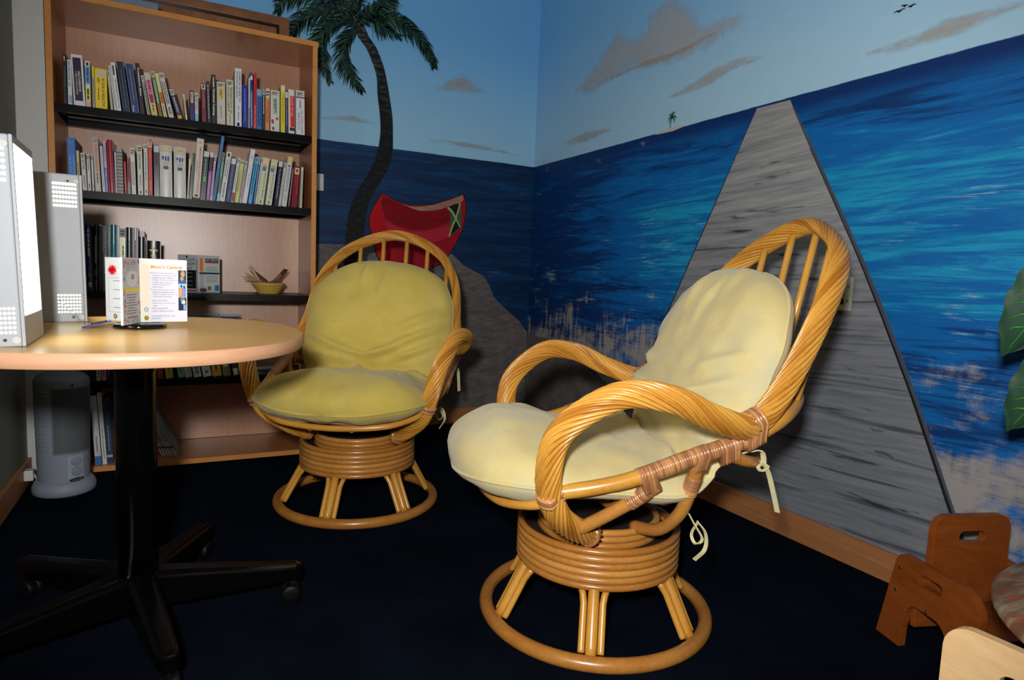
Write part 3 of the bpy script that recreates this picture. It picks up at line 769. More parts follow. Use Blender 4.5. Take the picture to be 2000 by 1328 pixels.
# ------------------------------------------------------------------ books
ROW1 = [(-2.3112, -2.3002, 0.0116, 0.1926, -0.2), (-2.2973, -2.2793, 0.0146, 0.1727, -0.2), (-2.2793, -2.2417, 0.0397, 0.1937, -2.1), (-2.2382, -2.2205, 0.0171, 0.1763, -0.1), (-2.2163, -2.207, 0.0092, 0.1592, -0.1), (-2.207, -2.1613, 0.0426, 0.1569, -0.1), (-2.1554, -2.1447, 0.0082, 0.1526, -4.4), (-2.1447, -2.1352, 0.0083, 0.1753, -5.6), (-2.1352, -2.1197, 0.016, 0.1874, -6.0), (-2.1125, -2.0859, 0.0272, 0.1966, -6.6), (-2.0822, -2.0542, 0.0289, 0.1929, -6.4), (-2.0517, -2.032, 0.016, 0.2006, -5.0), (-2.0282, -2.0146, 0.0116, 0.1554, -8.1), (-2.0121, -1.9883, 0.023, 0.1702, -8.9), (-1.9846, -1.9682, 0.0127, 0.1817, -9.3), (-1.9682, -1.953, 0.0136, 0.175, -10.3), (-1.9491, -1.93, 0.0192, 0.1784, -11.9), (-1.9159, -1.8965, 0.0173, 0.1217, -16.0), (-1.8874, -1.8796, 0.0075, 0.1065, -5.9), (-1.8706, -1.8527, 0.0174, 0.1263, -0.7), (-1.8522, -1.839, 0.0138, 0.1182, -0.2), (-1.8258, -1.8077, 0.0183, 0.1619, -1.1), (-1.8045, -1.7911, 0.0134, 0.1738, -1.5), (-1.7884, -1.77, 0.0179, 0.2051, -0.1), (-1.7681, -1.7335, 0.0346, 0.1777, -0.2), (-1.7308, -1.701, 0.0295, 0.1927, -0.1), (-1.6969, -1.6682, 0.0284, 0.2477, 0.0), (-1.6662, -1.6446, 0.022, 0.1818, -0.4), (-1.6438, -1.6361, 0.0066, 0.2152, 0.3), (-1.6361, -1.6254, 0.0116, 0.2395, -0.3), (-1.6248, -1.6106, 0.0135, 0.2399, 0.4), (-1.6097, -1.5868, 0.022, 0.1755, 0.3), (-1.586, -1.5739, 0.0121, 0.1778, -0.1), (-1.5739, -1.5542, 0.0189, 0.1874, 0.4), (-1.5521, -1.5126, 0.0397, 0.1805, 0.2), (-1.5082, -1.489, 0.0189, 0.2084, -0.2), (-1.4884, -1.4765, 0.0119, 0.1863, -0.3), (-1.4747, -1.4478, 0.0268, 0.1959, -0.6), (-1.4427, -1.4042, 0.0395, 0.195, -0.8)]
ROW2 = [(-2.3021, -2.2734, 0.0282, 0.2013, -1.0), (-2.2729, -2.2637, 0.0098, 0.1536, -1.0), (-2.2561, -2.2414, 0.0154, 0.1468, -2.3), (-2.2391, -2.2281, 0.0116, 0.1437, -1.2), (-2.2234, -2.2152, 0.0068, 0.1415, -1.4), (-2.214, -2.1928, 0.0206, 0.2138, -2.1), (-2.1895, -2.18, 0.0098, 0.1901, -2.3), (-2.1791, -2.1696, 0.0101, 0.2024, -1.8), (-2.1677, -2.1473, 0.0212, 0.2094, -1.5), (-2.145, -2.139, 0.006, 0.1798, -0.9), (-2.1365, -2.1135, 0.0221, 0.183, -1.1), (-2.1122, -2.1049, 0.0073, 0.1287, -1.2), (-2.1025, -2.089, 0.0121, 0.1467, -0.2), (-2.0878, -2.0706, 0.0169, 0.1863, -1.2), (-2.0656, -2.0457, 0.0202, 0.2014, -0.7), (-2.0432, -2.027, 0.0153, 0.2082, -0.1), (-2.027, -2.0124, 0.0148, 0.2298, -0.1), (-2.0081, -1.9865, 0.0208, 0.2099, 0.1), (-1.9852, -1.9377, 0.0473, 0.2119, -0.2), (-1.9351, -1.8873, 0.0472, 0.2116, 0.3), (-1.8866, -1.8787, 0.0072, 0.1694, 3.2), (-1.8787, -1.8668, 0.0118, 0.1931, 4.8), (-1.8655, -1.8388, 0.0285, 0.2571, 4.4), (-1.8362, -1.8146, 0.021, 0.2086, 4.7), (-1.8133, -1.7998, 0.0136, 0.2072, 5.1), (-1.7984, -1.7903, 0.0095, 0.1947, 5.6), (-1.7897, -1.7753, 0.0126, 0.2815, 7.8), (-1.7745, -1.7629, 0.0118, 0.212, 6.8), (-1.7629, -1.7409, 0.0218, 0.2159, 7.9), (-1.7368, -1.7165, 0.0197, 0.1919, 7.9), (-1.7159, -1.702, 0.0127, 0.1964, 8.3), (-1.7006, -1.6829, 0.0171, 0.1884, 7.6), (-1.6823, -1.6696, 0.0126, 0.1861, 7.7), (-1.6696, -1.6469, 0.02, 0.2408, 8.6), (-1.646, -1.6254, 0.017, 0.2094, 8.2), (-1.6254, -1.6182, 0.0079, 0.2076, 6.9), (-1.6182, -1.611, 0.0071, 0.2084, 7.5), (-1.6087, -1.5806, 0.0286, 0.2086, 7.4), (-1.5747, -1.5469, 0.0288, 0.2049, 7.4), (-1.5381, -1.5203, 0.0181, 0.2022, 6.4), (-1.5188, -1.5054, 0.0115, 0.1966, 7.5), (-1.5054, -1.483, 0.0226, 0.2255, 7.1), (-1.4784, -1.4664, 0.0102, 0.1775, 5.9), (-1.4664, -1.4421, 0.0264, 0.1858, 4.5), (-1.4254, -1.4131, 0.0102, 0.1844, 1.9)]
ROW3 = [(-2.2513, -2.231, 0.0237, 0.2705, -0.5), (-2.2304, -2.212, 0.019, 0.2714, 1.1), (-2.2098, -2.1992, 0.0108, 0.2642, 1.0), (-2.1985, -2.181, 0.0176, 0.2663, 1.0), (-2.1805, -2.1706, 0.0101, 0.2614, 1.0), (-2.17, -2.1479, 0.0223, 0.2721, 0.9), (-2.1475, -2.1392, 0.0082, 0.265, 1.0), (-2.1387, -2.1162, 0.0224, 0.2618, 1.0), (-2.1158, -2.0919, 0.024, 0.2651, 0.9), (-2.0908, -2.0741, 0.0166, 0.2664, 0.9), (-2.073, -2.0546, 0.0186, 0.2575, 0.9), (-2.0737, -2.045, 0.0288, 0.2296, 0.8), (-2.0416, -1.9874, 0.0542, 0.215, 0.8)]
ROW4 = [(-2.2263, -2.2109, 0.0162, 0.1146, -0.2), (-2.2078, -2.191, 0.0177, 0.1142, -0.3), (-2.1885, -2.1792, 0.0094, 0.1138, 0.2), (-2.0328, -2.0114, 0.0231, 0.1109, -2.0), (-2.0064, -1.983, 0.0241, 0.1104, -2.1), (-1.9745, -1.9458, 0.0302, 0.11, -4.5), (-1.9391, -1.9169, 0.0268, 0.1107, -9.8), (-1.9135, -1.8866, 0.0293, 0.1097, -8.5), (-1.8789, -1.8493, 0.0316, 0.1093, -9.9), (-1.8441, -1.8081, 0.0365, 0.1094, -11.3), (-1.7892, -1.7533, 0.0389, 0.1074, -9.0), (-1.7479, -1.7144, 0.0345, 0.1064, -8.1), (-1.7077, -1.6857, 0.0243, 0.106, -10.5)]
ROW5 = [(-2.2741, -2.2503, 0.018, 0.2501, -0.0), (-2.2369, -2.2135, 0.024, 0.2934, -2.8), (-2.2109, -2.193, 0.0167, 0.3071, -2.9), (-2.1943, -2.1722, 0.022, 0.276, -2.3), (-1.995, -1.9856, 0.0081, 0.246, -20.7), (-1.9846, -1.9751, 0.0081, 0.246, -21.2), (-1.9741, -1.9645, 0.0081, 0.2461, -21.8), (-1.9635, -1.9539, 0.0081, 0.2461, -22.3), (-1.9529, -1.9433, 0.0081, 0.2462, -22.8), (-1.9423, -1.9327, 0.0081, 0.2463, -23.3), (-1.9344, -1.925, 0.0067, 0.2557, -21.3)]
PAGE = mat((206, 198, 178), 0.9, 0.1, 0.1, 50, 0.3, 900, stretch=(60, 1, 1), name='paper_edges')
STICK = (206, 200, 184)
WHT, BLKI = (226, 226, 224), (20, 20, 24)
def cover_mat(rgb, gloss): return mat(rgb, 0.26 if gloss else 0.45, 0.5, 0.05, 25, name='book_cover')

def book(row, spec, zsh, group, depth, y=-0.375, hmin=0.0):
    x0, x1, w, h, tilt = row
    rgb, els, label = spec[:3]
    opt = spec[3] if len(spec) > 3 else {}
    h = max(h, hmin)
    gloss = opt.get('gloss', False)
    w = max(0.006, w - 0.0006)
    rnd = random.Random(hash((x0, zsh)) & 0xffff)
    y = y + rnd.uniform(-0.005, 0.005) + opt.get('dy', 0)
    d = depth * rnd.uniform(0.9, 1.08)
    # origin at the corner the book stands on
    lean_left = tilt <= 0
    ox = x0 if lean_left else x1
    a = 0.0 if lean_left else -w
    c = min(0.0022, w * 0.16); rd = opt.get('round', 0.0)
    b = MB()
    if rd:   # rounded spine
        n = 8
        pts = [(a, 0.004)] + [(a + w * (0.5 - 0.5 * math.cos(PI * i / n)), 0.004 - rd * math.sin(PI * i / n)) for i in range(n + 1)] + [(a + w, 0.004)]
        vs = [(px, py, 0) for px, py in pts] + [(px, py, h) for px, py in pts]
        m = len(pts)
        b.add(vs, [(i, i + 1, m + i + 1, m + i) for i in range(m - 1)], True)
        b.add(vs, [tuple(reversed(range(m))), tuple(range(m, 2 * m))])
        f = -rd
    else:
        b.box(a, a + w, 0, c, 0, h); f = 0.0
    b.box(a, a + c, c, d, 0, h); b.box(a + w - c, a + w, c, d, 0, h)
    o = b.build('book', cover_mat(rgb, gloss), None, (ox, y, zsh + 0.0006), (0, math.radians(tilt), 0))
    MB().box(a + c, a + w - c, c, d - 0.003, 0.003, h - 0.003).build('page_block', PAGE, o)
    e = f - 0.0007
    def bulge(zc): return 0
    for k, el in enumerate(els):
        kind = el[0]; ee = e - 0.0002 * k
        if kind == 'band':
            _, z0, z1, col = el[:4]
            u0, u1 = (el[4], el[5]) if len(el) > 4 else (0.0, 1.0)
            bb = MB()
            n = 8 if rd else 1
            for i in range(n):
                ta, tb = u0 + (u1 - u0) * i / n, u0 + (u1 - u0) * (i + 1) / n
                fa = -rd * math.sin(math.acos(1 - 2 * ta)) + 0.004 * 0 if rd else 0
                fb = -rd * math.sin(math.acos(max(-1, 1 - 2 * tb))) if rd else 0
                fa += -0.0004 - 0.0001 * k + (0.0 if not rd else 0.004); fb += -0.0004 - 0.0001 * k + (0.0 if not rd else 0.004)
                if not rd: fa = fb = -0.0004 - 0.0001 * k
                bb.quad((a + w * ta, fa, z0 * h), (a + w * tb, fb, z0 * h), (a + w * tb, fb, z1 * h), (a + w * ta, fa, z1 * h))
            bb.build('spine_band', mat(col, 0.3 if gloss else 0.5, 0.4, 0.08, 40, name='spine_print'), o)
        elif kind == 't':      # title running down the spine
            _, s, col, z0, z1, xc, wf = el[:7]
            lettering('spine_title', s, (a + w * xc, ee, (z0 + z1) / 2 * h), (0, 0, -1), (1, 0, 0), (z1 - z0) * h, w * wf, INK(col), o, bold=el[7] if len(el) > 7 else 0.0)
        elif kind == 'h':      # lettering across the spine
            _, s, col, zc, hf, wf = el[:6]
            lettering('spine_lettering', s, (a + w / 2, ee, zc * h), (1, 0, 0), (0, 0, 1), w * wf, hf * h, INK(col), o)
        elif kind == 'm':      # print too small to read
            _, col, z0, z1, xc, wf = el[:6]
            scribble('spine_title', (a + w * xc, ee, (z0 + z1) / 2 * h), (0, 0, -1), (1, 0, 0), (z1 - z0) * h, w * wf, INK(col), o, lines=el[6] if len(el) > 6 else 1, seed=k + int(w * 1e5))
        elif kind == 's':      # library sticker at the head
            z0, z1 = (el[1], el[2]) if len(el) > 1 else (0.86, 0.99)
            MB().quad(*[(xx, -0.0005 - 0.0001 * k - (rd * 0.9 if rd else 0), zz) for xx, zz in ((a + 0.0004, z0 * h), (a + w - 0.0004, z0 * h), (a + w - 0.0004, z1 * h), (a + 0.0004, z1 * h))]).build('call_number_sticker', mat(el[3] if len(el) > 3 else STICK, 0.6, 0.3, 0.05, 60, name='paper_sticker'), o)
            scribble('call_number', (a + w / 2, ee - 0.0003, (z0 + z1) / 2 * h), (1, 0, 0), (0, 0, 1), w * 0.7, (z1 - z0) * h * 0.6, INK((50, 50, 54)), o, lines=2, fill=0.5, seed=k)
    o['label'] = label; o['category'] = 'book'; o['group'] = group
    return o

def settle(rows, hmin=0.0):
    """books lean against, not into, their neighbours"""
    out = []; prev = None
    for x0, x1, w, h, tilt in rows:
        w *= 0.95; h = max(h, hmin)
        c, t = math.cos(math.radians(tilt)), math.tan(math.radians(tilt))
        L = x0
        if prev:
            pL, pw, pc, pt, ph = prev
            L = max(L, max(pL + pw / pc + z * (pt - t) for z in (0.0, min(h, ph))) + 0.0004)
        prev = (L, w, c, t, h)
        out.append((L, L + w / c, w, h, tilt))
    return out
B1 = [
 (BLKI, [('m', (60, 110, 90), .35, .75, .5, .5), ('m', (200, 200, 200), .86, .95, .5, .6)], 'thin black paperback at the far left end of the top shelf'),
 (WHT, [('t', 'NUTRITION 101', (40, 60, 160), .42, .96, .42, .55, .02), ('band', .05, .22, (130, 175, 220), .25, .95)], 'white paperback with blue capitals, second from left on the top shelf'),
 (WHT, [('band', .06, .94, (38, 28, 62), .12, .84), ('t', 'HEALTH BEHAVIOR', (230, 230, 235), .28, .68, .62, .2, .01), ('t', '+ HEALTH EDUCATION', (206, 200, 170), .22, .68, .36, .2, .01), ('band', .06, .10, WHT, .14, .82)], 'thick white book with a dark purple spine panel on the top shelf'),
 ((228, 226, 214), [('band', .5, .88, (90, 160, 215), .05, .95), ('band', .14, .42, (232, 216, 70), .05, .95), ('band', .0, .13, (224, 180, 180), .05, .95), ('m', BLKI, .9, .97, .5, .7), ('m', (60, 90, 140), .55, .85, .5, .6), ('m', BLKI, .15, .4, .5, .5)], 'slim book striped white, sky blue, yellow and pink on the top shelf'),
 ((170, 168, 150), [('band', .75, 1., (228, 205, 40)), ('m', (120, 120, 110), .1, .7, .5, .5)], 'thin grey book with a yellow head beside the thick yellow book'),
 ((242, 206, 22), [('band', .80, .94, STICK, .15, .95), ('t', 'ES FOR A HEALTHY', BLKI, .06, .76, .68, .24, .01), ('t', 'ART', BLKI, .63, .77, .28, .24, .01), ('m', BLKI, .22, .52, .28, .1)], 'thick bright yellow book on the top shelf'),
 ((196, 206, 172), [('t', 'FAST FOOD FACTS', (90, 90, 70), .08, .6, .55, .5), ('s',)], 'thin pale green book right of the thick yellow book'),
 (WHT, [('t', 'Motivating People to Be Physically Active', (120, 30, 50), .1, .96, .5, .55, .015)], 'slim white book with maroon title leaning on the top shelf'),
 (WHT, [('band', .74, .94, (30, 30, 36), .25, .6), ('t', 'HEALTH PROMOTION EVALUATION', BLKI, .06, .66, .6, .35, .015)], 'slim white book with a black bar and black capitals on the top shelf'),
 ((16, 34, 62), [('t', 'HEALTH PROMOTION IN THE WORKPLACE', (60, 130, 190), .08, .85, .5, .22, .01)], 'wide dark navy hardback with light blue title on the top shelf', {'round': .003}),
 ((24, 62, 130), [('m', (150, 120, 60), .25, .9, .5, .28), ('t', 'Human', (235, 235, 240), .03, .16, .3, .22, .02)], 'wide royal blue hardback with faded gold title on the top shelf', {'round': .003}),
 (BLKI, [('t', "Triathlete's Edge", (235, 235, 235), .36, .92, .55, .55, .03)], 'black book with bold white title leaning on the top shelf'),
 ((160, 166, 154), [('t', 'THE LAST PUFF', (50, 54, 56), .06, .8, .55, .6, .01), ('s',)], 'slim grey-green book with dark capitals on the top shelf'),
 ((206, 196, 178), [('band', .38, .84, (214, 130, 168), .08, .92), ('band', .30, .50, (150, 40, 84), .2, .8), ('band', .02, .28, (222, 196, 96), .08, .92), ('m', (170, 50, 110), .55, .82, .5, .5), ('m', BLKI, .1, .26, .5, .3)], 'beige book with pink and mustard spine pattern on the top shelf'),
 ((80, 140, 76), [('s',), ('band', .5, .8, (130, 180, 110), .1, .9), ('band', .08, .28, (190, 60, 60), .2, .8), ('m', (230, 230, 220), .3, .5, .5, .4)], 'slim leaf green book with a pale sticker on the top shelf'),
 ((226, 214, 164), [('band', .32, .58, (238, 130, 24), .1, .95), ('t', 'STRESS', (90, 50, 20), .33, .57, .5, .5, .02), ('m', (120, 110, 90), .05, .28, .5, .4)], 'slim cream book with an orange title block on the top shelf'),
 ((206, 202, 194), [('s',), ('m', (110, 40, 96), .3, .8, .68, .3), ('m', (60, 64, 90), .3, .8, .3, .3), ('m', BLKI, .06, .24, .5, .5, 2)], 'grey-white book with purple lettering leaning on the top shelf'),
 ((34, 32, 82), [('s', .78, .98), ('band', .0, .12, (224, 170, 40)), ('m', (190, 190, 210), .2, .72, .5, .5, 2)], 'short navy book with a yellow foot leaning most steeply on the top shelf'),
 ((220, 218, 210), [('m', (60, 60, 60), .2, .9, .5, .4)], 'thin white pamphlet standing alone in the gap on the top shelf'),
 ((32, 38, 100), [('band', .60, .95, STICK, .2, .85), ('m', (190, 110, 60), .65, .9, .5, .4)], 'short navy book with a long cream label right of the gap on the top shelf'),
 ((216, 206, 214), [('s', .82, .98), ('t', "MEN'S HEALTH", (150, 60, 120), .38, .80, .5, .55, .01), ('band', .02, .28, (130, 190, 224))], 'short pinkish white book with a sky blue foot on the top shelf'),
 ((110, 24, 60), [('band', .84, .97, STICK, .05, .95), ('t', 'Exercise Physiology', (216, 170, 190), .38, .80, .5, .4), ('m', BLKI, .87, .95, .5, .5)], 'maroon book with a cream sticker on the top shelf'),
 ((44, 46, 48), [('m', (170, 170, 166), .1, .92, .5, .5)], 'dark grey book with pale lettering between maroon and tall black books'),
 (BLKI, [('t', 'Lactate Threshold Training', (236, 236, 236), .18, .95, .48, .55, .025)], 'tall black book with bold white title on the right half of the top shelf'),
 ((204, 198, 184), [('s',), ('band', .60, .85, (222, 196, 84), .22, .78), ('m', (120, 90, 30), .62, .83, .5, .3, 2), ('m', (70, 90, 120), .15, .45, .5, .12)], 'thick cream book with a yellow box on the top shelf'),
 ((208, 202, 178), [('s',), ('t', 'PREGNANCY BOOK', (40, 44, 48), .38, .84, .68, .28, .012), ('t', "FOR TODAY'S WOMAN", (60, 70, 60), .38, .84, .3, .26, .01), ('m', (120, 170, 100), .28, .36, .5, .7, 2), ('m', (60, 60, 60), .06, .26, .5, .12)], 'beige book with serif capitals left of the tallest white book on the top shelf'),
 ((218, 222, 230), [('t', 'CLINICAL GUIDE TO', (20, 22, 40), .44, .95, .72, .26, .02), ('t', 'SPORTS INJURIES', (20, 22, 40), .50, .95, .28, .26, .02), ('t', 'Bahr - Maehlum', (40, 44, 60), .12, .36, .55, .2, .01), ('m', BLKI, .02, .08, .5, .6)], 'tallest white book with black capitals on the top shelf'),
 ((24, 34, 150), [('m', (110, 130, 220), .15, .92, .5, .3)], 'royal blue book right of the tallest white book'),
 ((206, 206, 204), [('m', (40, 40, 44), .02, .4, .5, .7)], 'very thin white and black booklet on the top shelf'),
 ((36, 76, 160), [('band', .87, .94, (220, 224, 230), .05, .95), ('band', .70, .86, (30, 50, 120), .0, 1.), ('m', (200, 214, 240), .05, .65, .5, .4)], 'tall slim blue book left of the bright red one'),
 ((206, 20, 34), [('t', 'Take Charge of Your Smoking', (240, 200, 200), .03, .42, .5, .4, .01), ('m', (110, 10, 20), .45, .8, .5, .25)], 'tall bright red book on the top shelf'),
 ((46, 116, 190), [('band', .84, .99, (120, 170, 200)), ('m', (20, 40, 90), .1, .8, .32, .3), ('m', (20, 40, 90), .1, .8, .7, .3)], 'mid blue book with dark lettering right of the red book'),
 ((34, 50, 48), [('s',), ('m', (200, 204, 196), .4, .84, .5, .5), ('band', .0, .3, (50, 60, 56))], 'slim dark green book with pale lettering on the top shelf'),
 ((224, 140, 76), [('s', .76, .98), ('m', (150, 60, 30), .2, .72, .65, .3), ('m', (90, 50, 30), .2, .55, .3, .2)], 'orange book with a cream head on the top shelf'),
 ((216, 210, 200), [('s',), ('band', .42, .84, (186, 200, 190), .2, .8), ('m', (40, 60, 50), .46, .8, .5, .35, 3), ('band', .2, .3, (130, 60, 100), .1, .35), ('band', .3, .36, (190, 40, 50), .6, .85), ('m', BLKI, .05, .12, .3, .3)], 'white book with a floral spine on the right of the top shelf'),
 ((220, 208, 44), [('band', .86, .98, (228, 224, 190)), ('m', (120, 120, 40), .2, .8, .5, .3)], 'slim yellow book on the right of the top shelf'),
 ((40, 44, 96), [('band', .84, .98, (214, 214, 212)), ('m', (150, 150, 190), .2, .8, .5, .4)], 'slim navy book with a white head right of the slim yellow book'),
 ((224, 218, 210), [('band', .16, .86, (214, 24, 40), .36, .98), ('band', .16, .86, (236, 170, 40), .22, .34), ('t', 'Scot Free', (245, 240, 240), .40, .84, .66, .25), ('band', .08, .15, (30, 34, 70), .2, 1.)], 'white book with a large red spine panel near the right end of the top shelf'),
 ((222, 220, 224), [('s',), ('band', .83, .86, (140, 60, 120)), ('t', "DR. SUSAN LOVE'S", (90, 90, 100), .04, .56, .68, .25), ('t', 'BREAST BOOK', (90, 90, 100), .12, .5, .32, .25), ('m', (150, 150, 160), .6, .78, .5, .3)], 'thick white book at the far right end of the top shelf'),
]
for r, s in zip(settle(ROW1), B1): book(r, s, 1.48, 'books on the top shelf', 0.165)
bk = MB().box(-1.666, -1.640, -0.36, -0.22, 0, 0.001)
G2 = 'books on the second shelf'
W2 = (206, 204, 196)
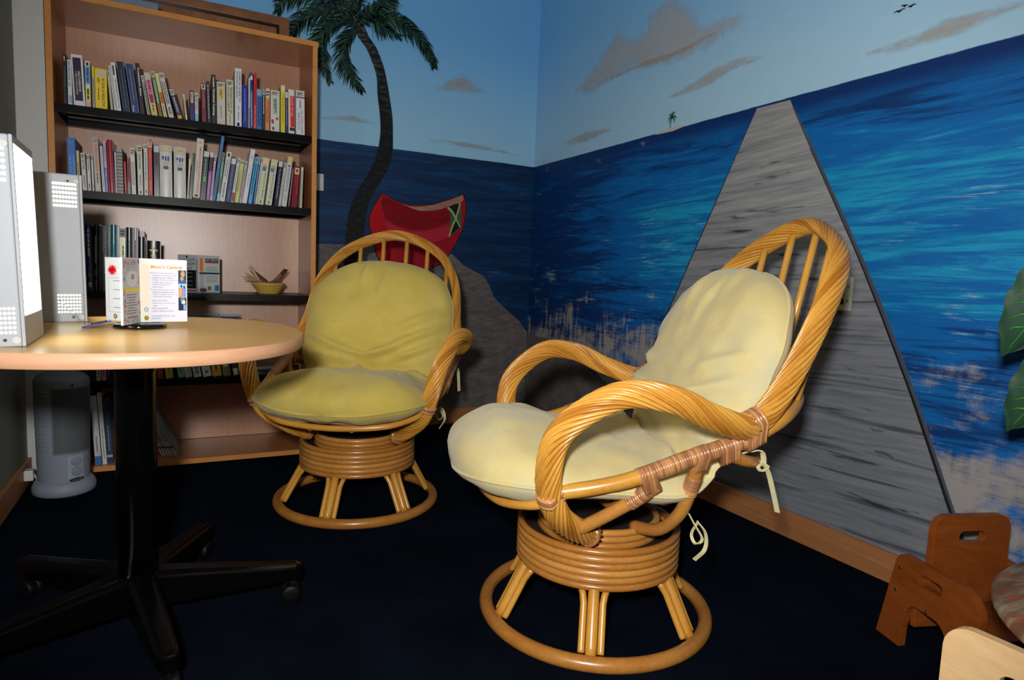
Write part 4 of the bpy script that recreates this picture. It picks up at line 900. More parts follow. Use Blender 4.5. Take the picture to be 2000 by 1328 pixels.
B2 = [
 ((34, 108, 190), [('t', 'HEALTH', (130, 190, 230), .34, .66, .3, .3), ('m', (120, 180, 225), .3, .66, .72, .2), ('h', 'H', (110, 170, 220), .9, .06, .4)], 'tall bright blue book at the left end of the second shelf'),
 ((206, 192, 130), [('m', (120, 70, 40), .4, .7, .5, .5)], 'short straw yellow book beside the tall bright blue one'),
 (W2, [('s', .84, .99), ('t', 'BEYOND', (60, 70, 140), .55, .82, .5, .6, .01), ('m', (90, 90, 100), .06, .4, .5, .4, 2)], 'short off-white book with blue capitals on the second shelf'),
 ((214, 210, 206), [('s', .84, .99), ('m', (160, 50, 60), .55, .82, .5, .4), ('m', (60, 60, 60), .05, .2, .5, .4)], 'short off-white book with small red title on the second shelf'),
 ((210, 208, 204), [('s', .84, .99), ('m', (90, 90, 90), .05, .2, .5, .4)], 'thinnest short off-white booklet near the left of the second shelf'),
 ((176, 174, 162), [('m', (232, 130, 90), .38, .86, .55, .5, 1), ('m', (90, 94, 96), .16, .34, .5, .3), ('h', '305', BLKI, .93, .035, .6)], 'tall grey book with orange foil lettering on the second shelf', {'gloss': True}),
 ((214, 212, 222), [('m', (110, 100, 150), .1, .92, .5, .35), ('band', .95, 1.0, (50, 46, 110))], 'slim lilac-white book right of the tall grey book'),
 ((196, 168, 200), [('band', .02, .48, (90, 96, 186)), ('t', 'WELLNESS', (214, 214, 240), .04, .46, .5, .6, .02), ('m', (120, 60, 120), .6, .9, .5, .3)], 'slim pink and violet book left of the tall dark red one'),
 ((146, 16, 36), [('m', (186, 60, 60), .2, .9, .5, .3)], 'tall dark red hardback on the left of the second shelf', {'round': .003, 'gloss': True}),
 ((206, 204, 216), [('band', .9, 1.0, (90, 76, 160)), ('m', (120, 110, 160), .1, .85, .5, .4)], 'very thin violet and white booklet right of the tall dark red hardback'),
 ((150, 146, 136), [('band', .04 + .075 * i, .075 + .075 * i, (104, 100, 96)) for i in range(12)], 'grey book with a striped cloth spine on the second shelf'),
 ((206, 26, 40), [('m', (240, 180, 180), .1, .5, .5, .4)], 'short bright red booklet beside the striped grey book'),
 ((150, 20, 50), [('band', .0, .32, (150, 146, 142)), ('m', (80, 10, 24), .4, .9, .5, .4)], 'short dark red book with a grey foot on the second shelf'),
 ((212, 210, 200), [('s', .84, .99), ('m', (50, 60, 110), .2, .7, .65, .2), ('m', (50, 50, 60), .2, .7, .3, .2)], 'off-white book with small blue lettering right of the short red books'),
 ((206, 204, 188), [('s', .84, .99), ('m', (120, 160, 140), .5, .82, .5, .5), ('m', (120, 120, 120), .2, .4, .5, .3), ('band', .04, .08, (40, 40, 60), .35, .65)], 'off-white book with a green title and dark dot on the second shelf'),
 ((206, 202, 182), [('s', .9, .99), ('t', 'for ARTHRITIS sufferers', (50, 110, 170), .3, .84, .5, .4, .015), ('m', BLKI, .05, .1, .5, .3)], 'off-white book with bold blue title left of the red striped one'),
 ((196, 24, 44), [('band', .86, .97, (216, 210, 200), .05, .95), ('t', 'The Diet', (240, 120, 40), .66, .84, .5, .5, .02), ('m', (240, 160, 60), .05, .28, .5, .5, 2), ('m', BLKI, .89, .96, .5, .6)], 'tall red book with a white label and orange title on the second shelf'),
 ((34, 24, 46), [('band', .86, .99, (186, 196, 196)), ('m', (120, 30, 60), .6, .8, .5, .4), ('m', (170, 170, 180), .2, .36, .5, .2)], 'purple-black book with a pale head left of the two thick white volumes', {'gloss': True}),
 ((212, 212, 206), [('band', .87, .99, (206, 194, 160)), ('m', (40, 70, 160), .70, .79, .5, .62, 3), ('band', .70, .80, (190, 50, 60), .16, .2), ('h', 'CANCER', (60, 60, 64), .665, .02, .55), ('h', 'BOOK', (60, 60, 64), .63, .02, .4), ('m', (90, 90, 94), .54, .6, .5, .66)], 'left one of the two identical thick white volumes on the second shelf', {'round': .004, 'gloss': True}),
 ((212, 212, 206), [('band', .85, .99, (206, 194, 160)), ('h', 'CPTS', BLKI, .92, .03, .4), ('m', (40, 70, 160), .70, .79, .5, .62, 3), ('band', .70, .80, (190, 50, 60), .16, .2), ('h', 'CANCER', (60, 60, 64), .665, .02, .55), ('h', 'BOOK', (60, 60, 64), .63, .02, .4), ('m', (90, 90, 94), .54, .6, .5, .66)], 'right one of the two identical thick white volumes on the second shelf', {'round': .004, 'gloss': True}),
 ((214, 208, 196), [('m', (60, 60, 60), .1, .6, .5, .4)], 'thin cream booklet right of the two thick white volumes'),
 ((16, 62, 46), [('m', (200, 210, 200), .05, .95, .2, .15)], 'dark green spiral-bound booklet left of the cookbook with red capitals', {'gloss': True}),
 ((208, 200, 184), [('h', 'CPW', BLKI, .93, .03, .5), ('t', 'AMERICAN CANCER SOCIETY COOKBOOK', (200, 40, 50), .1, .87, .62, .28, .015), ('m', (90, 90, 90), .45, .62, .25, .14), ('band', .0, .03, (120, 30, 40)), ('m', BLKI, .05, .08, .5, .7)], 'tall cream cookbook with red capitals leaning right on the second shelf'),
 ((20, 44, 42), [('band', .88, .99, (206, 206, 198)), ('m', (150, 170, 160), .5, .84, .5, .35), ('band', .38, .48, (90, 180, 90), .3, .75)], 'dark green book with a bright green square on the second shelf', {'gloss': True}),
 ((158, 92, 168), [('band', .6, .89, (74, 34, 90)), ('band', .89, .99, (214, 208, 200)), ('m', (220, 180, 224), .1, .5, .5, .3)], 'purple book with a white head on the second shelf'),
 ((202, 186, 192), [('s', .84, .99), ('m', (150, 80, 130), .1, .8, .5, .4)], 'thin pinkish white booklet right of the purple book'),
 ((50, 118, 176), [('band', .58, .78, (150, 60, 70), .6, .9), ('m', (30, 70, 120), .05, .5, .5, .3)], 'tallest thin blue booklet reaching the shelf above on the second shelf'),
 ((70, 130, 106), [('s', .86, .99, (130, 150, 120)), ('band', .2, .4, (140, 40, 60), .2, .7), ('band', .0, .16, (110, 196, 186)), ('m', (200, 220, 210), .5, .8, .5, .4)], 'mottled green book between tall thin blue booklet and white book with blue title', {'gloss': True}),
 ((208, 206, 196), [('m', BLKI, .9, .97, .5, .6), ('t', 'TOTAL NUTRITION', (40, 80, 170), .5, .84, .35, .35, .015), ('m', (90, 90, 90), .45, .85, .75, .16), ('m', (60, 100, 180), .08, .38, .5, .3)], 'white book with blue title leaning right in the middle of the second shelf'),
 ((28, 44, 120), [('band', .86, .99, (206, 206, 202)), ('m', (140, 130, 70), .36, .84, .5, .3), ('m', (120, 150, 210), .08, .28, .5, .2)], 'navy blue book with a white head leaning in the middle of the second shelf'),
 ((210, 208, 196), [('s', .86, .99), ('band', .02, .22, (170, 40, 60), .1, .9), ('m', (110, 110, 110), .3, .8, .5, .3)], 'slim white book with a red foot on the second shelf'),
 ((190, 204, 120), [('s', .88, .99), ('t', 'FAST FOOD FACTS', (206, 130, 40), .28, .78, .6, .35, .015), ('m', (60, 70, 40), .25, .7, .25, .2)], 'lime green book with orange title on the second shelf'),
 ((186, 168, 172), [('s', .86, .99), ('m', (110, 90, 110), .1, .8, .5, .4)], 'dusty pink book between lime green and tall white books on the second shelf'),
 ((216, 218, 220), [('t', 'Nutrition', (120, 124, 130), .3, .56, .6, .35), ('band', .82, .88, (170, 180, 190), .3, .65)], 'tall plain white book standing above its neighbours on the second shelf', {'gloss': True}),
 ((70, 160, 210), [('s', .88, .99, (120, 180, 210)), ('m', (20, 60, 110), .2, .84, .5, .35)], 'sky blue book leaning right of the tall plain white book', {'gloss': True}),
 ((40, 90, 150), [('s', .86, .99), ('m', (210, 220, 230), .05, .8, .3, .3)], 'very thin steel blue booklet left of the pair of pale green books'),
 ((212, 210, 198), [('s', .86, .99), ('m', (130, 130, 130), .2, .8, .5, .4)], 'very thin white booklet left of the pair of pale green books'),
 ((198, 204, 170), [('band', .86, .99, (210, 200, 168)), ('band', .80, .86, (226, 150, 70), .15, .6), ('band', .72, .8, (40, 120, 190), .1, .6), ('t', 'The Recovery Book', (40, 46, 50), .14, .84, .62, .34), ('m', (90, 100, 90), .03, .09, .5, .3)], 'left one of two pale green books with italic black title on the second shelf'),
 ((196, 202, 176), [('band', .86, .99, (210, 200, 168)), ('band', .80, .86, (226, 150, 90), .15, .6), ('band', .72, .8, (60, 120, 180), .1, .6), ('t', 'The Recovery Book', (40, 46, 50), .14, .84, .62, .34), ('m', (90, 100, 90), .03, .09, .5, .3)], 'right one of two pale green books with italic black title on the second shelf'),
 ((26, 28, 76), [('band', .87, .99, (206, 204, 190)), ('t', 'The Sandwich Generation', (200, 204, 220), .16, .84, .55, .36)], 'navy book with white title right of the two pale green books', {'gloss': True}),
 ((208, 204, 190), [('s', .86, .99), ('m', (130, 130, 130), .2, .8, .5, .4)], 'slim cream book right of the navy book on the second shelf', {'gloss': True}),
 ((208, 208, 206), [('band', .87, .99, (214, 196, 130)), ('band', .80, .83, (40, 50, 110), .25, .7), ('m', (90, 96, 120), .3, .78, .4, .16), ('m', (90, 96, 120), .3, .78, .65, .16), ('m', (110, 110, 110), .1, .25, .5, .2)], 'tall white book with a yellow head near the right end of the second shelf', {'gloss': True}),
 ((60, 20, 30), [('m', (200, 190, 180), .04, .96, .5, .3)], 'slim spiral-bound dark booklet near the right end of the second shelf'),
 ((126, 18, 38), [('band', .80, .96, (220, 186, 130), .1, .9), ('m', BLKI, .86, .92, .5, .5), ('t', 'THYROID', (190, 70, 70), .5, .78, .35, .25), ('m', (190, 70, 70), .3, .78, .7, .2)], 'dark red book with a tan label near the right end of the second shelf', {'gloss': True}),
 ((212, 206, 180), [('m', (90, 90, 70), .05, .9, .5, .4)], 'thin cream booklet standing last on the right of the second shelf'),
]
for r, s in zip(settle(ROW2), B2): book(r, s, 1.155, G2, 0.165)

G3 = 'books on the third shelf'
B3 = [
 ((32, 28, 84), [('m', (210, 206, 226), .5, .92, .5, .45), ('m', (150, 140, 90), .2, .26, .5, .5, 2), ('band', .06, .13, (150, 160, 190), .3, .8)], 'tall glossy indigo book at the left of the third shelf', {'gloss': True, 'round': .005}),
 ((16, 16, 20), [('m', (170, 170, 178), .42, .82, .35, .3), ('m', (150, 110, 40), .24, .32, .4, .4), ('band', .08, .14, (110, 70, 60), .2, .6)], 'tall glossy black book right of the indigo one on the third shelf', {'gloss': True, 'round': .005}),
 ((18, 18, 20), [('m', (60, 60, 64), .2, .8, .5, .3)], 'plain black book, third from left on the third shelf', {'gloss': True}),
 ((20, 20, 22), [('t', 'SERIOUS STRENGTH', (214, 214, 214), .28, .92, .62, .4, .02), ('m', (230, 230, 230), .6, .98, .15, .14)], 'black book with large white capitals on the third shelf', {'gloss': True}),
 ((14, 14, 16), [('m', (60, 70, 76), .3, .7, .5, .3)], 'plain black book left of the teal one on the third shelf', {'gloss': True}),
 ((16, 96, 108), [('m', (60, 140, 150), .2, .7, .5, .3)], 'tall teal book on the third shelf', {'gloss': True, 'round': .005}),
 ((20, 50, 84), [('m', (70, 110, 150), .2, .8, .5, .3)], 'slim navy book right of the teal one on the third shelf', {'gloss': True}),
 ((150, 152, 130), [('band', .0, .84, (196, 200, 110), .1, .7), ('s', .85, .99, (150, 152, 140)), ('m', (40, 90, 60), .3, .72, .6, .35)], 'olive and yellow-green book on the third shelf', {'gloss': True}),
 ((14, 22, 28), [('band', .0, .5, (40, 100, 110), .5, .95), ('m', (160, 180, 190), .2, .8, .6, .25)], 'black and teal glossy book on the third shelf', {'gloss': True, 'round': .005}),
 ((168, 166, 162), [('m', (110, 60, 60), .2, .8, .5, .3)], 'grey book left of the small black books on the third shelf', {'gloss': True, 'round': .004}),
 ((214, 212, 222), [('m', (150, 150, 160), .2, .8, .5, .2)], 'white booklet standing behind the short black book on the third shelf', {'dy': 0.12}),
 ((22, 22, 24), [('m', (110, 110, 112), .1, .6, .5, .2)], 'short glossy black book left of the gold-banded volume', {'gloss': True, 'round': .006, 'depth': 0.10}),
 ((16, 18, 18), [('band', .80, .83, (206, 196, 110), .2, .8), ('h', '30', (236, 230, 150), .68, .08, .4), ('band', .36, .38, (206, 196, 110), .2, .8), ('band', .31, .33, (206, 196, 110), .2, .8), ('m', (206, 196, 110), .84, .87, .5, .4)], 'short wide black volume with gold bands on the third shelf', {'gloss': True, 'round': .008, 'depth': 0.11}),
]
back_bk = ROW3.pop(10); back_sp = B3.pop(10)
for r, s in zip(settle(ROW3, 0.2), B3): book(r, s, 0.755, G3, s[3].get('depth', 0.19), hmin=0.2)
book(back_bk, back_sp, 0.755, G3, 0.12, hmin=0.2)
G4 = 'books on the fourth shelf'
B4 = [
 ((196, 196, 190), [('m', BLKI, .04, .2, .5, .4)], 'white book, leftmost one visible under the table on the fourth shelf'),
 ((190, 150, 140), [('m', (90, 60, 60), .1, .4, .5, .4)], 'pinkish book, second from left on the fourth shelf'),
 ((36, 42, 90), [('m', (150, 150, 190), .1, .4, .5, .4)], 'slim navy book just left of the table column on the fourth shelf'),
 ((120, 20, 40), [('m', (190, 90, 90), .1, .5, .5, .3)], 'dark red book right of the table column on the fourth shelf'),
 ((140, 24, 44), [('m', (200, 90, 90), .1, .5, .5, .3)], 'dark red book left of the mustard one on the fourth shelf'),
 ((170, 150, 60), [('m', (100, 90, 40), .1, .5, .5, .3)], 'mustard book in the middle of the fourth shelf'),
 ((110, 160, 124), [('m', (60, 100, 80), .1, .6, .5, .3)], 'mint green book leaning on the fourth shelf'),
 ((160, 162, 154), [('m', (100, 100, 96), .1, .6, .5, .4, 2)], 'grey book leaning right of the mint green one on the fourth shelf'),
 ((186, 188, 184), [('band', .3, .6, (40, 44, 80), .1, .9), ('m', (60, 60, 60), .05, .28, .5, .5, 2)], 'white book with a dark blue band leaning on the fourth shelf'),
 ((206, 204, 196), [('band', .24, .36, (30, 30, 34), .3, .75), ('m', (60, 60, 60), .08, .12, .5, .5)], 'thick white book with a black emblem leaning on the fourth shelf'),
 ((200, 160, 60), [('m', (80, 60, 20), .1, .6, .5, .3)], 'thick yellow book leaning on the fourth shelf'),
 ((120, 116, 66), [('band', .2, .34, (200, 200, 190), .2, .8), ('m', (60, 60, 40), .4, .6, .5, .4)], 'olive book with a white patch on the fourth shelf'),
 ((40, 34, 40), [('band', .02, .16, (210, 206, 204), .1, .9), ('m', (150, 60, 80), .2, .4, .5, .5)], 'dark book with a white foot at the right end of the fourth shelf'),
]
for r, s in zip(settle(ROW4, 0.215), B4): book(r, s, 0.385, G4, 0.17, hmin=0.215)
G5 = 'books on the bottom shelf'
B5 = [
 ((214, 206, 180), [('band', .04, .11, (30, 30, 30), .3, .75), ('m', (90, 90, 80), .2, .6, .5, .3)], 'cream book next to the heater on the bottom shelf'),
 ((200, 200, 204), [('band', .0, .13, (50, 110, 180)), ('m', (60, 60, 70), .16, .42, .5, .3, 2)], 'white book with a blue foot on the bottom shelf'),
 ((210, 208, 202), [('m', (110, 110, 110), .08, .5, .5, .3)], 'tall white book left of the dark blue one on the bottom shelf'),
 ((24, 52, 80), [('band', .1, .14, (150, 170, 190)), ('m', (90, 130, 160), .2, .6, .5, .4)], 'dark blue book half hidden by the table column on the bottom shelf'),
]
for i in range(6):
    B5.append(((206 - 4 * i, 200 - 3 * i, 180), [('band', .16, .19, (40, 40, 44)), ('m', (70, 70, 74), .3, .8, .5, .4)],
               ['first', 'second', 'third', 'fourth', 'fifth', 'sixth'][i] + ' from the left of the thin cream magazines leaning on the bottom shelf'))
B5.append(((110, 150, 186), [('m', (60, 90, 130), .1, .6, .5, .4)], 'thin light blue magazine at the right of the leaning stack on the bottom shelf'))
for k, (r, s) in enumerate(zip(settle([(a, b, c, d, -22.0 if k >= 4 else e) for k, (a, b, c, d, e) in enumerate(ROW5)]), B5)):
    book(r, s, 0.0282, G5, 0.19, y=-0.375 if k < 4 else -0.33)

# ------------------------------------------------------------------ round-ended table
TZ = 0.72
def oval(n=96, grow=0.0):
    pts = []
    for i in range(n):
        a = 2 * PI * i / n
        c, s = math.cos(a), math.sin(a)
        ax = (0.352 if c > 0 else 0.43) + grow; ay = 0.447 + grow; e = 2 / 2.15
        pts.append((-1.99 + ax * math.copysign(abs(c) ** e, c), -1.732 + ay * math.copysign(abs(s) ** e, s)))
    return pts
tbl = empty('pedestal_table', (-2.012, -1.735, 0))
tag(tbl, 'oval wood-laminate table on a black five-star pedestal with castors', 'table')
def at_tbl(o): o.location = (2.012, 1.735, 0)
TOP_W = wood('honey_table_laminate', (204, 156, 84), (216, 172, 100), (1.0, 9, 9), 4.0, 0.3, 0.5)
EDG_W = wood('pinkish_table_edge', (206, 152, 116), (218, 168, 132), (3, 3, 40), 3.0, 0.4, 0.4)
ov = oval(); inner = oval(grow=-0.0025)
o = MB().prism(inner, 0.0285, Matrix.Translation((0, 0, TZ - 0.0285))).build('table_top', TOP_W, tbl); at_tbl(o)
b = MB(); n = len(ov)
vs = []
for z, pts in ((TZ - 0.0285, inner), (TZ - 0.027, ov), (TZ - 0.0018, ov), (TZ - 0.0002, inner)):
    vs += [(x, y, z) for x, y in pts]
fs = [(j * n + i, j * n + (i + 1) % n, (j + 1) * n + (i + 1) % n, (j + 1) * n + i) for j in range(3) for i in range(n)]
e = b.add(vs, fs, True).build('edge_band', EDG_W, o)
BLKM = mat((4, 4, 5), 0.22, 0.4, 0.1, 30, name='black_painted_steel')
MB().lathe([(0.044, 0.05), (0.044, 0.62), (0.048, 0.63), (0.048, 0.665)], 40).build('column', BLKM, tbl)
MB().lathe([(0.17, 0.665), (0.175, 0.670), (0.175, 0.690)], 40).build('top_plate', BLKM, tbl)
for k in range(5):
    a = math.radians(-7 + 72 * k)
    lg = MB()
    secs = [(0.03, 0.034, 0.045, 0.135), (0.12, 0.030, 0.052, 0.128), (0.34, 0.023, 0.066, 0.108), (0.365, 0.020, 0.066, 0.106), (0.378, 0.012, 0.070, 0.100)]
    v = []
    for x, hw, z0, z1 in secs:
        c = 0.35
        v += [(x, -hw, z0), (x, hw, z0), (x, hw, z1 - hw * c), (x, hw * 0.6, z1), (x, -hw * 0.6, z1), (x, -hw, z1 - hw * c)]
    f = []
    for j in range(len(secs) - 1):
        for i in range(6): f.append((j * 6 + i, j * 6 + (i + 1) % 6, (j + 1) * 6 + (i + 1) % 6, (j + 1) * 6 + i))
    f += [tuple(reversed(range(6))), tuple(range(24, 30))]
    l = lg.add(v, f).build('leg', BLKM, tbl, None, (0, 0, a), bevel=0.004)
    cs = MB()
    for s in (-1, 1):
        cs.lathe([(0.006, -0.009), (0.022, -0.009), (0.025, -0.006), (0.025, 0.006), (0.022, 0.009), (0.006, 0.009)], 24,
                 Matrix.Translation((0.352, s * 0.012, 0.025)) @ Matrix.Rotation(PI / 2, 4, 'X'))
    cs.box(0.338, 0.366, -0.004, 0.004, 0.02, 0.06)
    cs.lathe([(0.007, 0.045), (0.007, 0.075)], 12, Matrix.Translation((0.345, 0, 0)))
    cs.build('castor', mat((7, 7, 8), 0.5, 0.2, name='castor_plastic'), l)

# ------------------------------------------------------------------ two light boxes on the table
HOUSE = mat((158, 162, 166), 0.45, 0.4, 0.03, 14, name='grey_white_painted_steel')
def glow(name, rgb, strength, ridges=False):
    t = NT(name)
    em = t.n.new('ShaderNodeEmission')
    em.inputs['Color'].default_value = (*rgb, 1)
    if ridges:
        z = t.sep(t.obj())[2]
        w = t.math('MULTIPLY', t.math('ADD', t.math('SINE', t.math('MULTIPLY', z, 2 * PI / 0.0052)), 1.0), 0.5)
        t.set(em.inputs['Strength'], t.math('MULTIPLY_ADD', w, strength * 0.3, strength * 0.8))
    else:
        em.inputs['Strength'].default_value = strength
    t.t.links.new(em.outputs[0], t.out.inputs[0])
    return t.mat
GLOW = glow('lit_diffuser', (1.0, 1.0, 0.90), 10.0, True)
GLOW2 = glow('lit_diffuser_cool', (0.95, 0.98, 1.0), 10.0, True)
HOLE = glow('lit_vent_holes', (1.0, 1.0, 0.78), 4.0)
KNOB = mat((186, 186, 178), 0.5, 0.4, name='plug_plastic')
SCR = mat((50, 50, 52), 0.4, 0.5, metal=0.7, name='dark_screw')

def light_box(loc, rz, label, lean=0.0, lit=None, back_vents=False):
    """local frame: lit front faces +x, vented end faces -y; origin at the near front bottom corner"""
    r = empty('light_box', loc, rz)
    r.rotation_euler = (0, lean, rz)
    tag(r, label, 'lamp')
    D, Wd, H = 0.12, 0.204, 0.372
    MB().box(-D, -0.006, 0, Wd, 0, H).build('housing', HOUSE, r, bevel=0.003)
    fr = MB()
    fr.box(-0.006, 0, 0, 0.006, 0.054, H).box(-0.006, 0, Wd - 0.006, Wd, 0.054, H)
    fr.box(-0.006, 0, 0.006, Wd - 0.006, H - 0.014, H)
    fr.box(-0.006, 0, 0, Wd, 0, 0.054)
    fr.build('front_frame', HOUSE, r, bevel=0.0015)
    MB().box(-0.006, -0.002, 0.006, Wd - 0.006, 0.054, H - 0.014).build('diffuser', lit or GLOW, r)
    def vent(x0, z0, nx, nz, px, pz, w, h, side_y, nm='vent_holes'):
        v = MB()
        for i in range(nx):
            for j in range(nz):
                x = x0 - i * px; z = z0 + j * pz
                y = side_y
                v.poly([(x + w / 2 * math.cos(q) * (1.15 if abs(math.cos(q)) > .5 and abs(math.sin(q)) > .5 else 1), y, z + h / 2 * math.sin(q)) for q in [PI / 4 * k for k in range(8)]])
        if back_vents: v.v = [(-D + side_y, -a, c) for a, b, c in v.v]; v.f = [f[::-1] for f in v.f]
        v.build(nm, HOLE, r)
    vent(-0.015, 0.293, 8, 6, 0.0064, 0.0108, 0.0054, 0.0072, -0.0004)
    vent(-0.015, 0.026, 8, 6, 0.0064, 0.0085, 0.0046, 0.0052, -0.0004)
    for z in (0.355, 0.012):
        Q = (lambda a: Matrix.Translation((-D, -a, z)) @ Matrix.Rotation(-PI / 2, 4, 'Y')) if back_vents else (lambda a: Matrix.Translation((a, 0, z)) @ Matrix.Rotation(PI / 2, 4, 'X'))
        MB().lathe([(0.007, 0), (0.0065, 0.0015)], 20, Q(-0.013)).build('plug', KNOB, r)
        MB().lathe([(0.003, 0), (0.0022, 0.0014)], 12, Q(-0.030)).build('screw', SCR, r)
    for x, y in ((-0.02, 0.02), (-0.1, 0.02), (-0.02, 0.18), (-0.1, 0.18)):
        MB().lathe([(0.007, -0.0), (0.007, 0.001)], 12, Matrix.Translation((x, y, -0.0006))).build('rubber_foot', mat((30, 30, 30), 0.8, 0.2), r)
    return r
light_box((-2.162, -2.058, TZ + 0.0008), math.radians(1.5), 'lit white light box at the near left end of the table', math.radians(-1.6))
light_box((-2.129, -1.500, TZ + 0.0008), math.radians(11), 'grey light box behind the lit one, seen from its vented end', math.radians(-0.8), GLOW2)
# clear folding stand between the two boxes
CLR = NT('clear_plastic')
CLR.base(lin((222, 228, 236))); CLR.props(0.06, 0.5, trans=0.92)
CLR.bump(CLR.noise(CLR.obj(), 20.0), 0.05)
st = empty('clear_stand', (-2.120, -1.66, TZ))
tag(st, 'small clear plastic stand with blue edge between the light boxes', 'stand')
M1 = Matrix.Rotation(math.radians(10), 4, 'Z') @ Matrix.Rotation(math.radians(38), 4, 'Y')
MB().box(-0.002, 0.0, -0.03, 0.03, 0.004, 0.085, Matrix.Translation((0.01, 0, 0)) @ Matrix.Rotation(math.radians(10), 4, 'Z') @ Matrix.Rotation(math.radians(-40), 4, 'Y')).build('back_leaf', CLR.mat, st)
MB().box(0.0, 0.06, -0.03, 0.03, 0.0006, 0.0026, Matrix.Rotation(math.radians(10), 4, 'Z') @ Matrix.Rotation(math.radians(-14), 4, 'Y')).build('front_leaf', CLR.mat, st)
MB().box(0.0, 0.012, -0.03, 0.03, 0.0, 0.0012, Matrix.Rotation(math.radians(10), 4, 'Z')).build('foot', CLR.mat, st)
MB().tube([(0.0, -0.031, 0.002), (0.03, -0.026, 0.011), (0.058, -0.021, 0.017)], 0.0014, 8).build('blue_edge', mat((40, 50, 150), 0.3, 0.5), st)

# ------------------------------------------------------------------ turning leaflet holder on the table
lh = empty('leaflet_holder', (-2.004, -1.672, TZ + 0.0006))
tag(lh, 'rotating tabletop leaflet holder with black round foot and three panels', 'holder')
MB().lathe([(0.055, 0), (0.058, 0.002), (0.058, 0.008), (0.052, 0.0115), (0.01, 0.0125)], 48).build('round_foot', mat((12, 12, 14), 0.12, 0.5, name='black_gloss_plastic'), lh)
CARD = mat((226, 226, 224), 0.35, 0.4, 0.02, 20, name='white_card')
PW, PH, PZ = 0.107, 0.155, 0.0135
paths = {}
for nm, ang in (('notice', 14), ('back', 134), ('craft', 254)):
    pn = MB().box(0.002, PW, -0.0022, 0.0022, PZ, PZ + PH).build('panel', CARD, lh, None, (0, 0, math.radians(ang)))
    sl = MB()
    for s in (-1, 1): sl.box(0.001, PW + 0.0015, s * 0.0022, s * 0.0032, PZ - 0.001, PZ + PH + 0.001)
    paths[nm] = pn
EX, EZ = Vector((1, 0, 0)), Vector((0, 0, 1))
# right panel, seen on its -y side
pn = paths['notice']; yy = -0.0028
def flat(name, x0, x1, z0, z1, rgb, y, parent, rough=0.5):
    return MB().quad((x0, y, z0), (x1, y, z0), (x1, y, z1), (x0, y, z1)).build(name, mat(rgb, rough, 0.3, 0.04, 60, name='printed_paper'), parent)
flat('cream_margin', 0.003, 0.022, PZ + 0.004, PZ + PH - 0.002, (228, 220, 200), yy, pn)
flat('notice_sheet', 0.022, PW - 0.001, PZ + 0.003, PZ + PH - 0.002, (222, 224, 236), yy, pn)
lettering('heading', "Mom's Central", (0.060, yy - 0.0008, PZ + PH - 0.019), EX, EZ, 0.070, 0.0085, INK((226, 168, 50)), pn, bold=0.03)
body = ["Moms from every walk of life can", "benefit in connecting with like-", "minded moms with children of", "all ages. The aim of this group is", "to offer mom's a chance to", "network and develop new", "relationships.",
        "Through this group you can share", "information and advice about", "childcare, feeding concerns, and", "coping with childrearing."]
z = PZ + PH - 0.0345
for i, s in enumerate(body):
    x0 = 0.024 if i in (0, 7) else 0.029
    if i == 7: z -= 0.001
    Lw = len(s) * 0.00172
    lettering('notice_text', s, (x0 + Lw / 2, yy - 0.0008, z), EX, EZ, Lw, 0.0033, INK((70, 76, 110)), pn)
    z -= 0.0057
z -= 0.004
for s in ("\u2022 Starting November 6", "\u2022 Offered Every Tuesday, 1130-", "   1300", "\u2022 RAF Lakenheath HAWC", "\u2022 Children Welcome to attend"):
    Lw = len(s.strip()) * 0.0018; x0 = 0.025 + (0.005 if s.startswith(' ') else 0)
    lettering('notice_text', s.strip(), (x0 + Lw / 2, yy - 0.0008, z), EX, EZ, Lw, 0.0035, INK((80, 86, 116)), pn)
    z -= 0.0064
z -= 0.006
for s, x0 in (("Call 01638 52 2710 for more", 0.027), ("information", 0.025)):
    Lw = len(s) * 0.0019
    lettering('notice_text', s, (x0 + Lw / 2, yy - 0.0008, z), EX, EZ, Lw, 0.0036, INK((90, 96, 120)), pn); z -= 0.0056
# three small photographs down the right side
def disc(name, cx, cz, rx, rz, rgb, y, parent, n=20):
    return MB().poly([(cx + rx * math.cos(2 * PI * i / n), y, cz + rz * math.sin(2 * PI * i / n)) for i in range(n)]).build(name, mat(rgb, 0.5, 0.3, 0.06, 60, name='printed_photo'), parent)
x0, x1 = 0.0865, 0.105
zt = PZ + PH - 0.026
ph = flat('photo', x0, x1, zt - 0.0335, zt, (50, 70, 80), yy - 0.0004, pn)
disc('photo_print', 0.097, zt - 0.009, 0.005, 0.008, (176, 150, 110), yy - 0.0008, ph)
disc('photo_print', 0.097, zt - 0.0105, 0.0032, 0.0052, (206, 150, 130), yy - 0.0010, ph)
disc('photo_print', 0.095, zt - 0.021, 0.0042, 0.005, (200, 146, 120), yy - 0.0010, ph)
disc('photo_print', 0.096, zt - 0.028, 0.008, 0.005, (50, 100, 170), yy - 0.0009, ph)
ph = flat('photo', x0, x1, zt - 0.067, zt - 0.0345, (150, 200, 232), yy - 0.0004, pn)
flat('photo_print', 0.0875, 0.0965, zt - 0.066, zt - 0.0455, (214, 70, 96), yy - 0.0008, ph)
flat('photo_print', 0.0885, 0.0945, zt - 0.064, zt - 0.047, (214, 170, 110), yy - 0.0010, ph)
flat('photo_print', 0.0975, 0.1035, zt - 0.066, zt - 0.0435, (120, 150, 206), yy - 0.0008, ph)
disc('photo_print', 0.0935, zt - 0.040, 0.002, 0.0036, (80, 50, 40), yy - 0.0009, ph); disc('photo_print', 0.1, zt - 0.042, 0.002, 0.0036, (80, 50, 40), yy - 0.0009, ph)
ph = flat('photo', x0, x1, zt - 0.101, zt - 0.068, (28, 44, 76), yy - 0.0004, pn)
disc('photo_print', 0.096, zt - 0.073, 0.006, 0.004, (120, 140, 110), yy - 0.0008, ph)
